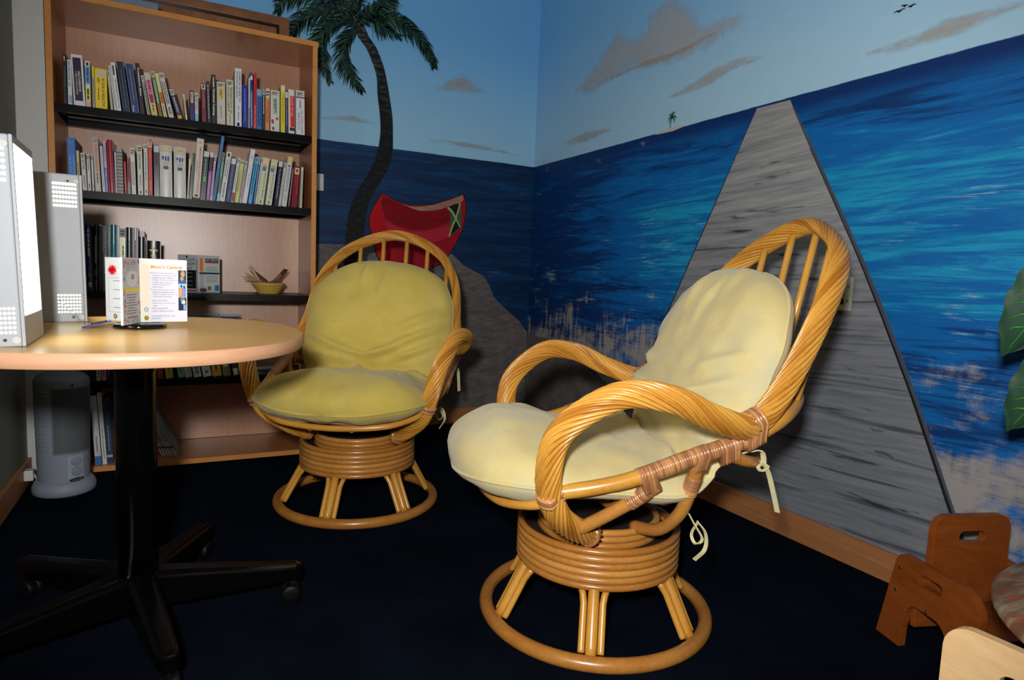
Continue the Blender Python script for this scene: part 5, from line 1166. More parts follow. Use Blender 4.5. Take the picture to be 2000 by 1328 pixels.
disc('photo_print', 0.098, zt - 0.080, 0.005, 0.005, (206, 214, 224), yy - 0.0009, ph)
flat('photo_print', 0.098, 0.104, zt - 0.100, zt - 0.086, (140, 170, 210), yy - 0.0008, ph)
for zz, c1, c2 in ((PZ + 0.031, (90, 120, 180), (214, 222, 236)), (PZ + 0.010, (40, 40, 30), (196, 160, 50))):
    s = disc('seal', 0.0145, zz, 0.0048, 0.0056, c1, yy - 0.0004, pn)
    disc('seal_centre', 0.0145, zz, 0.0036, 0.0042, c2, yy - 0.0007, s); scribble('seal_print', (0.0145, yy - 0.001, zz), EX, EZ, 0.005, 0.003, INK(c1), s, 2)
# the panel turned to the camera: children's handprint leaflet (seen on its +y side)
pn = paths['craft']; yc = 0.0028
cs = flat('leaflet_sheet', 0.004, PW - 0.003, PZ + 0.002, PZ + PH - 0.002, (196, 196, 196), yc, pn)
flat('yellow_strip', 0.004, PW - 0.003, PZ + 0.076, PZ + 0.084, (228, 212, 50), yc + 0.0004, pn)
disc('paint_palm', 0.052, PZ + 0.108, 0.033, 0.021, (214, 216, 216), yc + 0.0004, pn)
rp = random.Random(5)
for i in range(5):
    xc = 0.026 + 0.0135 * i
    flat('paint_finger', xc - 0.004, xc + 0.004, PZ + 0.124, PZ + 0.143 + 0.004 * math.sin(i), (176, 178, 178), yc + 0.0005, pn)
for i in range(54):
    edge = rp.choice((0, 1, 2, 3))
    xx = rp.uniform(0.006, 0.014) if edge == 0 else rp.uniform(PW - 0.014, PW - 0.006) if edge == 1 else rp.uniform(0.008, PW - 0.008)
    zz = PZ + (rp.uniform(0.142, 0.151) if edge == 2 else rp.uniform(0.004, 0.016) if edge == 3 else rp.uniform(0.006, 0.15))
    c = rp.choice(((214, 90, 140), (226, 200, 70), (90, 130, 200), (210, 60, 60), (150, 170, 90), (230, 170, 190)))
    disc('paint_dab', xx, zz, rp.uniform(0.0015, 0.004), rp.uniform(0.002, 0.006), c, yc + 0.0006 + 0.0001 * (i % 3), pn, 8)
lettering('leaflet_emblem', 'I&R', (0.048, yc + 0.0009, PZ + 0.111), -EX, EZ, 0.018, 0.012, INK((150, 70, 80)), pn)
for i in range(8):
    scribble('leaflet_text', (0.055 + 0.004 * (i % 2), yc + 0.0009, PZ + 0.069 - 0.0062 * i), -EX, EZ, 0.060 - 0.02 * (i % 3 == 2), 0.0024, INK((70, 70, 74)), pn, seed=i)
scribble('leaflet_title', (0.052, yc + 0.0009, PZ + 0.016), -EX, EZ, 0.06, 0.006, INK((170, 120, 120)), pn, seed=4)
# the third panel with the red burst (seen on its -y side... facing the camera)
pn = paths['back']; yb = 0.0028
bs_ = flat('notice_sheet', 0.004, PW - 0.002, PZ + 0.002, PZ + PH - 0.002, (222, 226, 228), yb, pn)
cx, cz = 0.082, PZ + 0.124
burst = []
for i in range(32):
    a = 2 * PI * i / 32; rr = (0.0155, 0.0088)[i % 2] * (1.0 + 0.16 * math.sin(i * 2.3))
    burst.append((cx + rr * math.cos(a) * 1.15, yb + 0.0006, cz + rr * math.sin(a)))
bb = MB().poly(burst).build('red_burst', mat((226, 24, 36), 0.5, 0.3, 0.04, 40, name='printed_red'), pn)
lettering('burst_text', 'NEW', (cx, yb + 0.0010, cz), Vector((-0.94, 0, 0.3)), Vector((0.3, 0, 0.94)), 0.015, 0.006, INK((40, 10, 14)), pn, bold=0.02)
fm = MB()
for a, b_, c, d in ((0.02, 0.095, 0.020, 0.0206), (0.02, 0.095, 0.105, 0.1056), (0.0945, 0.095, 0.020, 0.1056), (0.02, 0.0205, 0.020, 0.1056)):
    fm.quad((a, yb + 0.0005, PZ + c), (b_, yb + 0.0005, PZ + c), (b_, yb + 0.0005, PZ + d), (a, yb + 0.0005, PZ + d))
fm.build('ruled_frame', INK((90, 92, 100)), pn)
for i in range(4): scribble('notice_text', (0.065, yb + 0.0007, PZ + 0.098 - 0.022 * i), -EX, EZ, 0.03, 0.0028, INK((120, 120, 126)), pn, seed=i)
disc('seal', 0.075, PZ + 0.010, 0.006, 0.006, (40, 40, 30), yb + 0.0005, pn); disc('seal_centre', 0.075, PZ + 0.010, 0.0042, 0.0042, (196, 160, 50), yb + 0.0008, pn)

# ------------------------------------------------------------------ things on the third shelf
sg = empty('sign_holder', (-1.852, -0.352, 0.7562))
tag(sg, 'folded leaflet stand about quitting tobacco on the third shelf', 'sign')
GREY = mat((176, 180, 180), 0.35, 0.4, 0.03, 20, name='grey_card')
LP, RP = math.radians(180 - 38), math.radians(32)
p1 = MB().box(0.0, 0.090, -0.0015, 0.0015, 0.0, 0.164).build('left_leaf', GREY, sg, None, (0, 0, LP - PI))
p1.location = (-0.090 * math.cos(math.radians(38)), 0.090 * math.sin(math.radians(38)), 0); p1.rotation_euler = (0, 0, -math.radians(38))
p2 = MB().box(0.004, 0.112, -0.0015, 0.0015, 0.0, 0.164).build('right_leaf', GREY, sg, None, (0, 0, RP))
yl = -0.0022
flat('dark_half', 0.0, 0.09, 0.018, 0.098, (16, 16, 18), yl, p1)
flat('red_strip', 0.0, 0.09, 0.006, 0.012, (140, 40, 50), yl, p1)
for s, zz, L_, c in (('TOBACCO', 0.140, 0.078, (60, 62, 84)), ('CESSATION', 0.122, 0.080, (56, 60, 84)), ('NURSE', 0.105, 0.05, (84, 90, 120))):
    lettering('heading', s, (0.045, yl - 0.0006, zz), Vector((0.98, 0, 0.12)), EZ, L_, 0.012, INK(c), p1, bold=0.02)
disc('seal', 0.045, 0.155, 0.005, 0.006, (60, 60, 30), yl - 0.0003, p1)
for i in range(4): scribble('leaflet_text', (0.05, yl - 0.0006, 0.086 - 0.018 * i), EX, EZ, 0.045, 0.003, INK((150, 150, 150)), p1, seed=i)
flat('leaflet_sheet', 0.008, 0.110, 0.003, 0.160, (196, 200, 196), yl, p2)
flat('cigarette_filter', 0.014, 0.030, 0.092, 0.152, (222, 124, 52), yl - 0.0003, p2)
flat('cigarette_ash', 0.014, 0.034, 0.008, 0.084, (176, 176, 178), yl - 0.0003, p2)
flat('teal_strip', 0.012, 0.109, 0.082, 0.090, (30, 66, 74), yl - 0.0005, p2)
flat('heading_block', 0.040, 0.104, 0.138, 0.152, (26, 26, 28), yl - 0.0003, p2)
lettering('heading', 'QUIT TOBACCO', (0.072, yl - 0.0008, 0.145), EX, EZ, 0.058, 0.009, INK((220, 220, 220)), p2, bold=0.02)
flat('red_strip', 0.040, 0.104, 0.131, 0.137, (190, 40, 50), yl - 0.0003, p2)
for i, zz in enumerate((0.112, 0.104, 0.097, 0.072, 0.064, 0.056, 0.048)): scribble('leaflet_text', (0.072, yl - 0.0006, zz), EX, EZ, 0.055, 0.003, INK((60, 60, 62)), p2, seed=i)
disc('ash_pile', 0.03, 0.012, 0.018, 0.009, (80, 78, 76), yl - 0.0005, p2)
disc('seal', 0.060, 0.020, 0.009, 0.010, (110, 106, 40), yl - 0.0004, p2)
flat('blue_badge', 0.086, 0.108, 0.008, 0.034, (50, 120, 176), yl - 0.0004, p2)

WICK = wood('basket_splint', (190, 142, 62), (224, 182, 96), (1, 1, 60), 3.0, 0.4)
bk = empty('wicker_basket', (-1.545, -0.255, 0.7562))
tag(bk, 'small woven splint basket holding pencils and leaflets on the third shelf', 'basket')
nst = 26
for i in range(nst):
    a = 2 * PI * i / nst
    da = PI / nst * 0.92
    v = []
    for r_, z_ in ((0.046, 0.002), (0.060, 0.022), (0.073, 0.044)):
        for s in (-1, 1): v.append((r_ * math.cos(a + s * da), r_ * math.sin(a + s * da), z_))
        for s in (1, -1): v.append(((r_ - 0.002) * math.cos(a + s * da), (r_ - 0.002) * math.sin(a + s * da), z_))
    MB().add(v, [(0, 1, 5, 4), (4, 5, 9, 8), (2, 3, 7, 6), (6, 7, 11, 10), (1, 2, 6, 5), (5, 6, 10, 9), (3, 0, 4, 7), (7, 4, 8, 11), (8, 9, 10, 11), (3, 2, 1, 0)]).build('splint', WICK, bk)
MB().lathe([(0.046, 0), (0.046, 0.004)], 32).build('basket_base', WICK, bk)
for r_, z_ in ((0.074, 0.042), (0.071, 0.047)):
    rim = [(r_ * math.cos(2 * PI * i / 48), r_ * math.sin(2 * PI * i / 48), z_ + 0.0015 * (i % 2)) for i in range(48)]
    MB().tube(rim, 0.0032, 8, closed=True).build('rim', WICK, bk)
PEN = [(206, 176, 140), (150, 110, 80), (214, 190, 150), (120, 90, 70), (190, 150, 110), (170, 120, 90), (196, 160, 120)]
pos = ['topmost', 'second', 'third', 'fourth', 'fifth', 'sixth', 'lowest']
for i, (az, el, ln) in enumerate(((172, 62, .105), (176, 56, .105), (180, 50, .11), (184, 45, .108), (188, 25, .10), (183, 14, .10), (190, 8, .10))):
    d = Vector((math.cos(math.radians(az)) * math.cos(math.radians(el)), math.sin(math.radians(az)) * math.cos(math.radians(el)), math.sin(math.radians(el))))
    st_ = Vector((-0.015 + 0.007 * i - 0.02, -0.012 + 0.005 * i, 0.034 + 0.002 * (6 - i)))
    if el < 30: st_ = Vector((-0.02, -0.02 + 0.006 * i, 0.054))
    q = empty('pencil', Vector((-1.545, -0.255, 0.7562)) + st_)
    tag(q, 'wooden pencil sticking out of the basket, ' + pos[i] + ' of those pointing left', 'pencil', 'pencils in the basket')
    pts = [d * (ln * t) for t in (0, 0.85)]
    MB().tube(pts, 0.0028, 6, smooth=False).build('barrel', mat(PEN[i], 0.5, 0.3), q)
    MB().tube([d * ln * 0.85, d * ln * 0.97], lambda k, t: 0.0027 * (1 - t) + 0.0007 * t, 8).build('tip', mat((206, 170, 120), 0.7, 0.2), q)
    MB().tube([d * ln * 0.97, d * ln], lambda k, t: 0.0008 * (1 - t) + 0.0002 * t, 6).build('lead', mat((30, 30, 32), 0.4, 0.4), q)
for i, (x, y, z_, rx, ry, rz, w_, l_, c1, c2, lab) in enumerate((
    (0.046, -0.004, 0.080, 8, 48, 10, 0.044, 0.10, (36, 40, 46), (196, 120, 60), 'dark leaflet with orange print leaning right out of the basket'),
    (0.014, -0.034, 0.056, 20, 22, -20, 0.04, 0.07, (96, 94, 90), (90, 90, 90), 'grey leaflet lying across the basket rim'),
    (-0.026, 0.034, 0.070, 35, -35, 20, 0.05, 0.075, (96, 84, 78), (150, 60, 56), 'brown folded leaflet in the middle of the basket'),
    (-0.022, -0.020, 0.054, 15, -12, 35, 0.045, 0.07, (186, 176, 166), (120, 50, 50), 'pale leaflet with red print at the basket front'))):
    q = MB().box(-l_ / 2, l_ / 2, -w_ / 2, w_ / 2, -0.0008, 0.0008).build('leaflet', mat(c1, 0.4, 0.4, 0.1, 40), None, Vector((-1.545 + x, -0.255 + y, 0.7562 + z_)), tuple(math.radians(k) for k in (rx, -ry, rz)))
    tag(q, lab, 'leaflet', 'leaflets in the basket')
    MB().quad(*[(a, b_, -0.0012) for a, b_ in ((-l_ * .1, -w_ * .45), (l_ * .45, -w_ * .45), (l_ * .45, w_ * .45), (-l_ * .1, w_ * .45))]).build('print', mat(c2, 0.4, 0.3, 0.3, 60), q)
    MB().quad(*[(a, b_, 0.0012) for a, b_ in ((-l_ * .3, -w_ * .4), (l_ * .15, -w_ * .4), (l_ * .15, w_ * .4), (-l_ * .3, w_ * .4))]).build('print', mat(c2, 0.4, 0.3, 0.3, 60), q)
# leaflet racks standing on the fourth shelf
for i, (x, y, h_, c) in enumerate(((-1.90, -0.15, 0.262, (150, 150, 150)), (-1.80, -0.15, 0.268, (110, 116, 108)), (-1.706, -0.15, 0.264, (26, 28, 36)))):
    q = empty('leaflet_rack', (x, y, 0.3856))
    tag(q, ['pale leaflet rack nearest the holder', 'grey-green leaflet rack', 'dark leaflet rack'][i] + ' seen just above the table edge on the fourth shelf', 'rack', 'leaflet racks')
    MB().box(-0.045, 0.045, 0.02, 0.024, 0, h_).box(-0.045, -0.042, -0.02, 0.02, 0, h_ * 0.97).box(0.042, 0.045, -0.02, 0.02, 0, h_ * 0.97).box(-0.045, 0.045, -0.022, 0.024, 0, 0.004).build('rack_body', mat((150, 154, 156), 0.25, 0.5), q)
    MB().box(-0.04, 0.04, 0.004, 0.014, 0.005, h_ - 0.012).build('leaflet_stack', mat(c, 0.5, 0.3), q)
mg = MB()
mags = [(-1.60, 0.105, 0.16, 12, (150, 150, 146), 'pale'), (-1.585, 0.11, 0.15, -8, (60, 60, 64), 'dark'), (-1.575, 0.10, 0.15, 20, (170, 168, 160), 'white')]
zz = 0.3858
for w_ in mags:
    q = MB().box(-w_[2] / 2, w_[2] / 2, -w_[1], w_[1], 0, 0.011).build('magazine', mat(w_[4], 0.4, 0.4, 0.2, 30), None, (w_[0], -0.235, zz), (0, 0, math.radians(w_[3])))
    tag(q, w_[5] + ' magazine lying in the stack behind the left rattan chair arm', 'magazine', 'magazines on the fourth shelf'); zz += 0.0115
    MB().quad(*[(a * w_[2] / 2, b_ * w_[1], 0.0113) for a, b_ in ((-.8, -.8), (.8, -.8), (.8, .8), (-.8, .8))]).build('cover_print', mat((110, 90, 86), 0.4, 0.3, 0.4, 30), q)

# ------------------------------------------------------------------ tower heater by the left wall
ht = empty('tower_heater', (-2.315, -0.592, 0))
tag(ht, 'grey plastic tower fan heater with perforated grille standing before the bookcase', 'heater')
HG = mat((134, 142, 154), 0.5, 0.35, 0.04, 12, name='heater_grey_plastic')
MB().lathe([(0.095, 0.0), (0.103, 0.008), (0.103, 0.028), (0.096, 0.044), (0.086, 0.054), (0.07, 0.056)], 56).build('base', HG, ht)
def hr(z): return 0.083 + 0.006 * z / 0.45
MB().lathe([(hr(0), 0.052), (hr(.1), 0.1), (hr(.3), 0.3), (hr(.40), 0.425), (0.086, 0.436), (0.075, 0.448), (0.045, 0.464), (0.02, 0.470), (0.0, 0.471)], 64, cap=False).build('body', HG, ht)
FA = math.radians(-58)       # the way the grille faces
def cyl(a, r, z): return (r * math.cos(a), r * math.sin(a), z)
gf = MB()
A0, A1, Z0, Z1 = FA - 0.78, FA + 0.78, 0.165, 0.405
def patch(mb, a0, a1, z0, z1, off, n=14, m=2):
    v = []; f = []
    for j in range(m + 1):
        z = z0 + (z1 - z0) * j / m
        for i in range(n + 1): v.append(cyl(a0 + (a1 - a0) * i / n, hr(z) + off, z))
    for j in range(m):
        for i in range(n): f.append((j * (n + 1) + i, j * (n + 1) + i + 1, (j + 1) * (n + 1) + i + 1, (j + 1) * (n + 1) + i))
    mb.add(v, f, True)
g = MB(); patch(g, A0, A1, Z0, Z1, 0.0022, 18, 4)
# rim of the grille
for (a0, a1, z0, z1) in ((A0 - .03, A0, Z0 - .004, Z1 + .004), (A1, A1 + .03, Z0 - .004, Z1 + .004), (A0, A1, Z0 - .004, Z0), (A0, A1, Z1, Z1 + .004)): patch(g, a0, a1, z0, z1, 0.0032, 14, 2)
gr = g.build('grille', mat((106, 110, 114), 0.45, 0.4, 0.05, 40, name='grille_grey'), ht)
hl = MB(); nz = 44; na = 26
for j in range(nz):
    z = Z0 + 0.005 + (Z1 - Z0 - 0.010) * j / (nz - 1)
    for i in range(na):
        a = A0 + 0.04 + (A1 - A0 - 0.08) * (i + 0.5 * (j % 2)) / (na - 0.5)
        c = Vector(cyl(a, hr(z) + 0.0028, z)); t = Vector((-math.sin(a), math.cos(a), 0))
        hl.poly([c + t * (0.0016 * math.cos(PI / 3 * k)) + Vector((0, 0, 0.0018 * math.sin(PI / 3 * k))) for k in range(6)])
hs = hl.build('grille_holes', mat((6, 6, 8), 0.9, 0.1), gr); hs['kind'] = 'stuff'
for i in range(15):
    z = 0.175 + 0.0155 * i
    a0 = A0 - 0.62
    s = MB()
    pts = [cyl(a0 + 0.5 * k / 8, hr(z) + 0.0012, z + 0.002 * math.sin(PI * k / 8)) for k in range(9)]
    s.tube(pts, 0.0022, 6).build('vent_rib', HG, ht)
pn_ = MB(); patch(pn_, FA - 0.30, FA + 0.34, 0.066, 0.152, 0.002, 8, 2); cp = pn_.build('control_panel', mat((150, 160, 174), 0.5, 0.35), ht)
for z in (0.130, 0.092):
    c = Vector(cyl(FA + 0.02, hr(z) + 0.002, z))
    Mx = Matrix.Translation(c) @ Matrix.Rotation(FA + 0.02, 4, 'Z') @ Matrix.Rotation(PI / 2, 4, 'Y')
    kn = MB().lathe([(0.0165, 0), (0.0165, 0.004), (0.0145, 0.007)], 28, Mx).build('knob', HG, cp)
    MB().box(-0.003, 0.003, -0.013, 0.013, 0.006, 0.0125, Mx @ Matrix.Rotation(0.5 if z > .1 else 1.2, 4, 'Z')).build('knob_grip', HG, kn)
bd = []
for k in range(24):
    a = 2 * PI * k / 24
    bd.append(cyl(FA + 0.05 + 0.30 * math.cos(a), hr(.06) + 0.0032, 0.0600 + 0.007 * math.sin(a)))
bdg = MB().poly(bd).build('badge', mat((24, 26, 30), 0.3, 0.5), ht)
cb = Vector(cyl(FA + 0.05, hr(.06) + 0.0045, 0.060))
lettering('badge_text', 'HOLMES', cb, (-math.sin(FA + .05), math.cos(FA + .05), 0), (0, 0, 1), 0.034, 0.005, INK((150, 156, 166)), bdg)
MB().lathe([(0.004, 0), (0.0035, 0.002)], 12, Matrix.Translation(cyl(FA - 0.05, hr(.42), 0.418)) @ Matrix.Rotation(FA, 4, 'Z') @ Matrix.Rotation(PI / 2, 4, 'Y')).build('indicator_lamp', mat((10, 10, 12), 0.3, 0.4), ht)
rd = MB(); patch(rd, FA + 0.9, FA + 1.2, 0.075, 0.15, 0.0015, 4, 2); rd.build('warning_label', mat((150, 30, 36), 0.5, 0.3), ht)
# white mains plug at the wall behind the heater
pg = empty('mains_plug', (-2.446, -0.545, 0.06))
tag(pg, 'small white mains plug at the left wall behind the heater', 'plug')
MB().box(0, 0.03, -0.02, 0.02, -0.02, 0.02).build('plug_body', wt, pg, bevel=0.004)
MB().tube(catmull([(0.03, 0, 0), (0.034, 0.01, -0.02), (0.03, 0.05, -0.05), (0.03, 0.09, -0.0565)], 6), 0.003, 8).build('cable', wt, pg)

# ------------------------------------------------------------------ rattan swivel chairs
def rattan(name, a, b, rough=0.32, along=None):
    t = NT(name)
    p = t.obj()
    n1 = t.noise(p, 7.0, 4.0, 0.6)
    n2 = t.noise(p, 90.0, 3.0, 0.6)
    s = t.attr('strand').outputs['Fac']
    k = t.math('ADD', t.math('ADD', t.math('MULTIPLY', n1, 0.5), t.math('MULTIPLY', n2, 0.25)), t.math('MULTIPLY', t.math('SUBTRACT', s, 0.5), 0.45))
    t.base(t.mix(t.smooth(k, 0.12, 0.62), lin(a), lin(b)))
    t.props(rough, 0.5, coat=0.25, coat_rough=0.2)
    t.bump(n2, 0.06, 0.0005)
    return t.mat
RAT = rattan('rattan_honey', (184, 120, 38), (220, 162, 68))
RATD = rattan('rattan_brown', (164, 102, 38), (206, 146, 70))
BIND = rattan('binding_cane', (150, 98, 62), (204, 146, 92), 0.3)

MAIN = [(0.160, 0.062, 0.272), (0.218, 0.126, 0.314), (0.281, 0.182, 0.376), (0.316, 0.211, 0.466), (0.344, 0.193, 0.570), (0.378, 0.092, 0.650), (0.398, -0.014, 0.650), (0.376, -0.122, 0.606), (0.337, -0.226, 0.584),
        (0.319, -0.308, 0.667), (0.297, -0.397, 0.832), (0.227, -0.476, 0.950), (0.120, -0.518, 1.017), (0.0, -0.535, 1.046)]
full = MAIN + [(-x, y, z) for x, y, z in MAIN[:-1]][::-1]
path = resample(catmull(full, 14), 0.009)
RT, NS = 0.0290, 15
TWIST = {}
def twist_tube(name, pts, s0, parent):
    T_, N_ = None, None
    if name + str(round(s0, 3)) in TWIST: return link(name, TWIST[name + str(round(s0, 3))], RAT, parent)
    n = NS * 8
    rho = PI / NS
    lob = []                              # every strand is a round cane with a deep gap to the next
    for x in (0.0, 0.07, 0.2, 0.36, 0.5, 0.64, 0.8, 0.93):
        lob.append(1 - 1.9 * rho if x == 0 else (1 - rho) + rho * math.sqrt(1 - (2 * x - 1) ** 2))
    def pr(k, s): return lob[k % 8]
    v, f = sweep(pts, RT, n, False, True, pr, 15.0, s0)
    if name == 'back_hoop':               # the hoop is a flattened bundle, thin seen from the front
        nh = Vector((0, 0.831, 0.556)); m_ = len(pts)
        for i in range(m_):
            e = min(i, m_ - 1 - i) * 0.009
            k_ = 1 - 0.34 * min(1, e / 0.16)
            for j in range(n):
                d = v[i * n + j] - pts[i]; dn = nh * d.dot(nh)
                v[i * n + j] = pts[i] + dn + (d - dn) * k_
    me = MB().add(v, f, True).mesh(name)
    at = me.attributes.new('strand', 'FLOAT', 'POINT')
    rr = random.Random(2); tint = [rr.random() for _ in range(NS)]
    s = 0.0; vals = []
    for i in range(len(pts)):
        if i: s += (pts[i] - pts[i - 1]).length
        for k in range(n):
            vals.append(tint[(k // 8) % NS])
    at.data.foreach_set('value', vals)
    TWIST[name + str(round(s0, 3))] = me
    return link(name, me, RAT, parent)
def cut(pts, a, b): return pts[a:b + 1]
def nearest(pts, q): return min(range(len(pts)), key=lambda i: (pts[i] - Vector(q)).length)

def cane(name, pts, r, parent, material=None, n=14, closed=False, tint=None):
    pts = [Vector(q) for q in pts]
    v, f = sweep(pts, r, n, closed)
    me = MB().add(v, f, True).mesh(name)
    at = me.attributes.new('strand', 'FLOAT', 'POINT')
    tv = random.random() if tint is None else tint
    at.data.foreach_set('value', [tv] * len(v))
    return link(name, me, material or RAT, parent)

def binding(name, pts, r, parent, pitch=0.0055, depth=0.0016):
    pts = resample(pts, pitch / 5)
    v, f = sweep(pts, lambda i, t: r - depth + depth * abs(math.sin(PI * i / 5)) ** 0.6, 16)
    me = MB().add(v, f, True).mesh(name)
    at = me.attributes.new('strand', 'FLOAT', 'POINT')
    rr = random.Random(len(pts)); tn = [rr.random() for _ in range(len(pts) // 5 + 2)]
    at.data.foreach_set('value', [tn[i // 16 // 5] for i in range(len(v))])
    return link(name, me, BIND, parent)

def lashing(name, c1, c2, r1, r2, d, length, parent, pitch=0.0062):
    """flat cane wound around two tubes side by side"""
    c1, c2, d = Vector(c1), Vector(c2), Vector(d).normalized()
    ax = (c2 - c1); ax = (ax - d * ax.dot(d)).normalized(); nn = d.cross(ax)
    L = (c2 - c1).dot(ax)
    steps = int(length / pitch) * 5; n = 28
    v, f, vals = [], [], []
    rr = random.Random(int(length * 1e4)); tn = [rr.random() for _ in range(steps // 5 + 2)]
    for i in range(steps + 1):
        off = (i / steps - 0.5) * length
        k = -0.0016 + 0.0020 * abs(math.sin(PI * i / 5)) ** 0.6
        for j in range(n):
            a = 2 * PI * j / n
            ca, sa = math.cos(a), math.sin(a)
            base = c2 if ca > 0 else c1
            r = (r2 if ca > 0 else r1) + k + 0.001
            v.append(base + d * off + ax * (r * ca) + nn * (r * sa)); vals.append(tn[i // 5])
    for i in range(steps):
        for j in range(n):
            f.append((i * n + j, i * n + (j + 1) % n, (i + 1) * n + (j + 1) % n, (i + 1) * n + j))
    f += [tuple(reversed(range(n))), tuple(steps * n + j for j in range(n))]
    me = MB().add(v, f, True).mesh(name)
    at = me.attributes.new('strand', 'FLOAT', 'POINT'); at.data.foreach_set('value', vals)
    return link(name, me, BIND, parent)

def ring(r, z, n=72): return [(r * math.cos(2 * PI * i / n), r * math.sin(2 * PI * i / n), z) for i in range(n)]

def rattan_chair(loc, phi, leg_world, label):
    root = empty('rattan_chair', loc, phi - PI / 2)
    tag(root, label, 'chair', 'rattan swivel chairs')
    cane('base_ring', ring(0.290, 0.0182), 0.0178, root, RATD, 16, True, 0.3)
    m1 = m2 = None
    for k in range(6):
        a = leg_world + k * PI / 3 - (phi - PI / 2)
        lg = cane('leg', [(0.188, 0, 0.165), (0.205, 0, 0.148), (0.262, 0, 0.040), (0.272, 0, 0.024)], 0.0135, root, RAT, 12, False, 0.35 + 0.1 * (k % 3))
        lg.rotation_euler = (0, 0, a)
        for s in (-1, 1):
            cane('side_cane', [(0.196, s * 0.030, 0.150), (0.204, s * 0.0255, 0.138), (0.215, s * 0.0225, 0.122), (0.262, s * 0.0225, 0.034), (0.266, s * 0.0225, 0.028)], 0.0085, lg, RAT, 10, False, 0.55)
    for i in range(6): cane('coil_ring', ring(0.205, 0.158 + 0.0172 * i), 0.0092, root, RATD, 12, True, 0.25 + 0.1 * (i * 2 % 5))
    for i in range(3): cane('swivel_ring', ring(0.152, 0.2375 + 0.0165 * i), 0.0090, root, RATD, 12, True, 0.3 + 0.15 * i)
    dk = mat((44, 36, 32), 0.7, 0.2, name='dark_swivel_plate')
    MB().lathe([(0.196, 0.222), (0.196, 0.228)], 48).build('lower_plate', dk, root)
    MB().lathe([(0.145, 0.262), (0.145, 0.268)], 48).build('upper_plate', dk, root)
    MB().lathe([(0.05, 0.20), (0.05, 0.262)], 24).build('swivel_bearing', dk, root)
    # twisted armrests and back hoop, one line of strands
    i1 = nearest(path, MAIN[8]); i2 = len(path) - 1 - i1
    s1 = sum((path[k + 1] - path[k]).length for k in range(i1)); s2 = sum((path[k + 1] - path[k]).length for k in range(i2))
    twist_tube('armrest', cut(path, 0, i1), 0.0, root)
    twist_tube('back_hoop', cut(path, i1, i2), s1, root)
    twist_tube('armrest', cut(path, i2, len(path) - 1), s2, root)
    half = [(0.300, 0.195, 0.425), (0.322, 0.10, 0.446), (0.330, 0.02, 0.468), (0.332, -0.09, 0.508), (0.334, -0.19, 0.541), (0.325, -0.262, 0.568), (0.292, -0.335, 0.598), (0.20, -0.415, 0.620), (0.10, -0.448, 0.628), (0.0, -0.456, 0.630)]
    rail = catmull(half + [(-x, y, z) for x, y, z in half[:-1]][::-1], 8)
    cane('seat_rail', rail, 0.0165, root, RAT, 16, False, 0.6)
    fr = [(0.292, 0.185, 0.405), (0.262, 0.235, 0.385), (0.17, 0.295, 0.365), (0.0, 0.322, 0.358)]
    cane('front_rail', catmull(fr + [(-x, y, z) for x, y, z in fr[:-1]][::-1], 8), 0.0105, root, RAT, 12, False, 0.5)
    for y, z in ((0.16, 0.352), (0.03, 0.345), (-0.10, 0.352)):
        cane('seat_slat', catmull([(-0.27, y, z + 0.055), (-0.15, y, z), (0.15, y, z), (0.27, y, z + 0.055)], 6), 0.0085, root, RAT, 10, False, 0.45)
    cane('seat_spar', [(-0.07, 0.315, 0.352), (-0.07, 0.0, 0.330), (-0.07, -0.20, 0.36)], 0.0085, root, RAT, 10)
    cane('seat_spar', [(0.07, 0.315, 0.352), (0.07, 0.0, 0.330), (0.07, -0.20, 0.36)], 0.0085, root, RAT, 10)
    for s in (1, -1):
        S = lambda *q: (s * q[0], q[1], q[2])
        # supports between swivel ring, arm and rail
        cane('strut', catmull([S(0.225, 0.118, 0.312), S(0.270, 0.060, 0.365), S(0.305, 0.00, 0.418), S(0.327, -0.025, 0.450)], 5), 0.0150, root, RATD, 14, False, 0.6)
        cane('strut', catmull([S(0.13, -0.05, 0.279), S(0.20, -0.085, 0.298), S(0.268, -0.105, 0.36), S(0.305, -0.115, 0.44), S(0.330, -0.115, 0.505)], 6), 0.0150, root, RATD, 14, False, 0.35)
        cane('strut', catmull([S(0.333, -0.165, 0.520), S(0.315, -0.235, 0.497), S(0.25, -0.30, 0.478), S(0.12, -0.345, 0.47), S(0.0, -0.355, 0.468)], 6), 0.0135, root, RATD, 14, False, 0.35)
        k0 = nearest(rail, S(0.330, 0.02, 0.468)); k1 = nearest(rail, S(0.326, -0.255, 0.566))
        a, b = min(k0, k1), max(k0, k1)
        binding('binding', rail[a:b + 1], 0.0192, root)
        binding('binding', [S(0.293, 0.022, 0.398), S(0.316, -0.010, 0.434)], 0.0180, root)
        binding('binding', [S(0.296, -0.112, 0.418), S(0.313, -0.115, 0.462)], 0.0178, root)
        lashing('lashing', S(0.3335, -0.232, 0.552), S(0.335, -0.228, 0.586), 0.0195, 0.0305, S(-0.02, -1.0, 0.52), 0.046, root)
        lashing('lashing', S(0.323, -0.012, 0.446), S(0.331, 0.0, 0.474), 0.016, 0.0185, S(0.05, -1.0, 0.33), 0.034, root)
        lashing('lashing', S(0.327, -0.115, 0.492), S(0.333, -0.118, 0.518), 0.0150, 0.0185, S(0.02, -1.0, 0.33), 0.030, root)
        lashing('lashing', S(0.330, -0.182, 0.512), S(0.334, -0.176, 0.536), 0.0145, 0.0185, S(0.02, -1.0, 0.33), 0.042, root)
        lashing('lashing', S(0.303, 0.185, 0.426), S(0.302, 0.199, 0.420), 0.0175, 0.0325, S(-0.30, -0.22, -0.75), 0.024, root)
        lashing('lashing', S(0.172, 0.074, 0.279), S(0.176, 0.078, 0.284), 0.0295, 0.0300, S(0.62, 0.66, 0.42), 0.012, root)
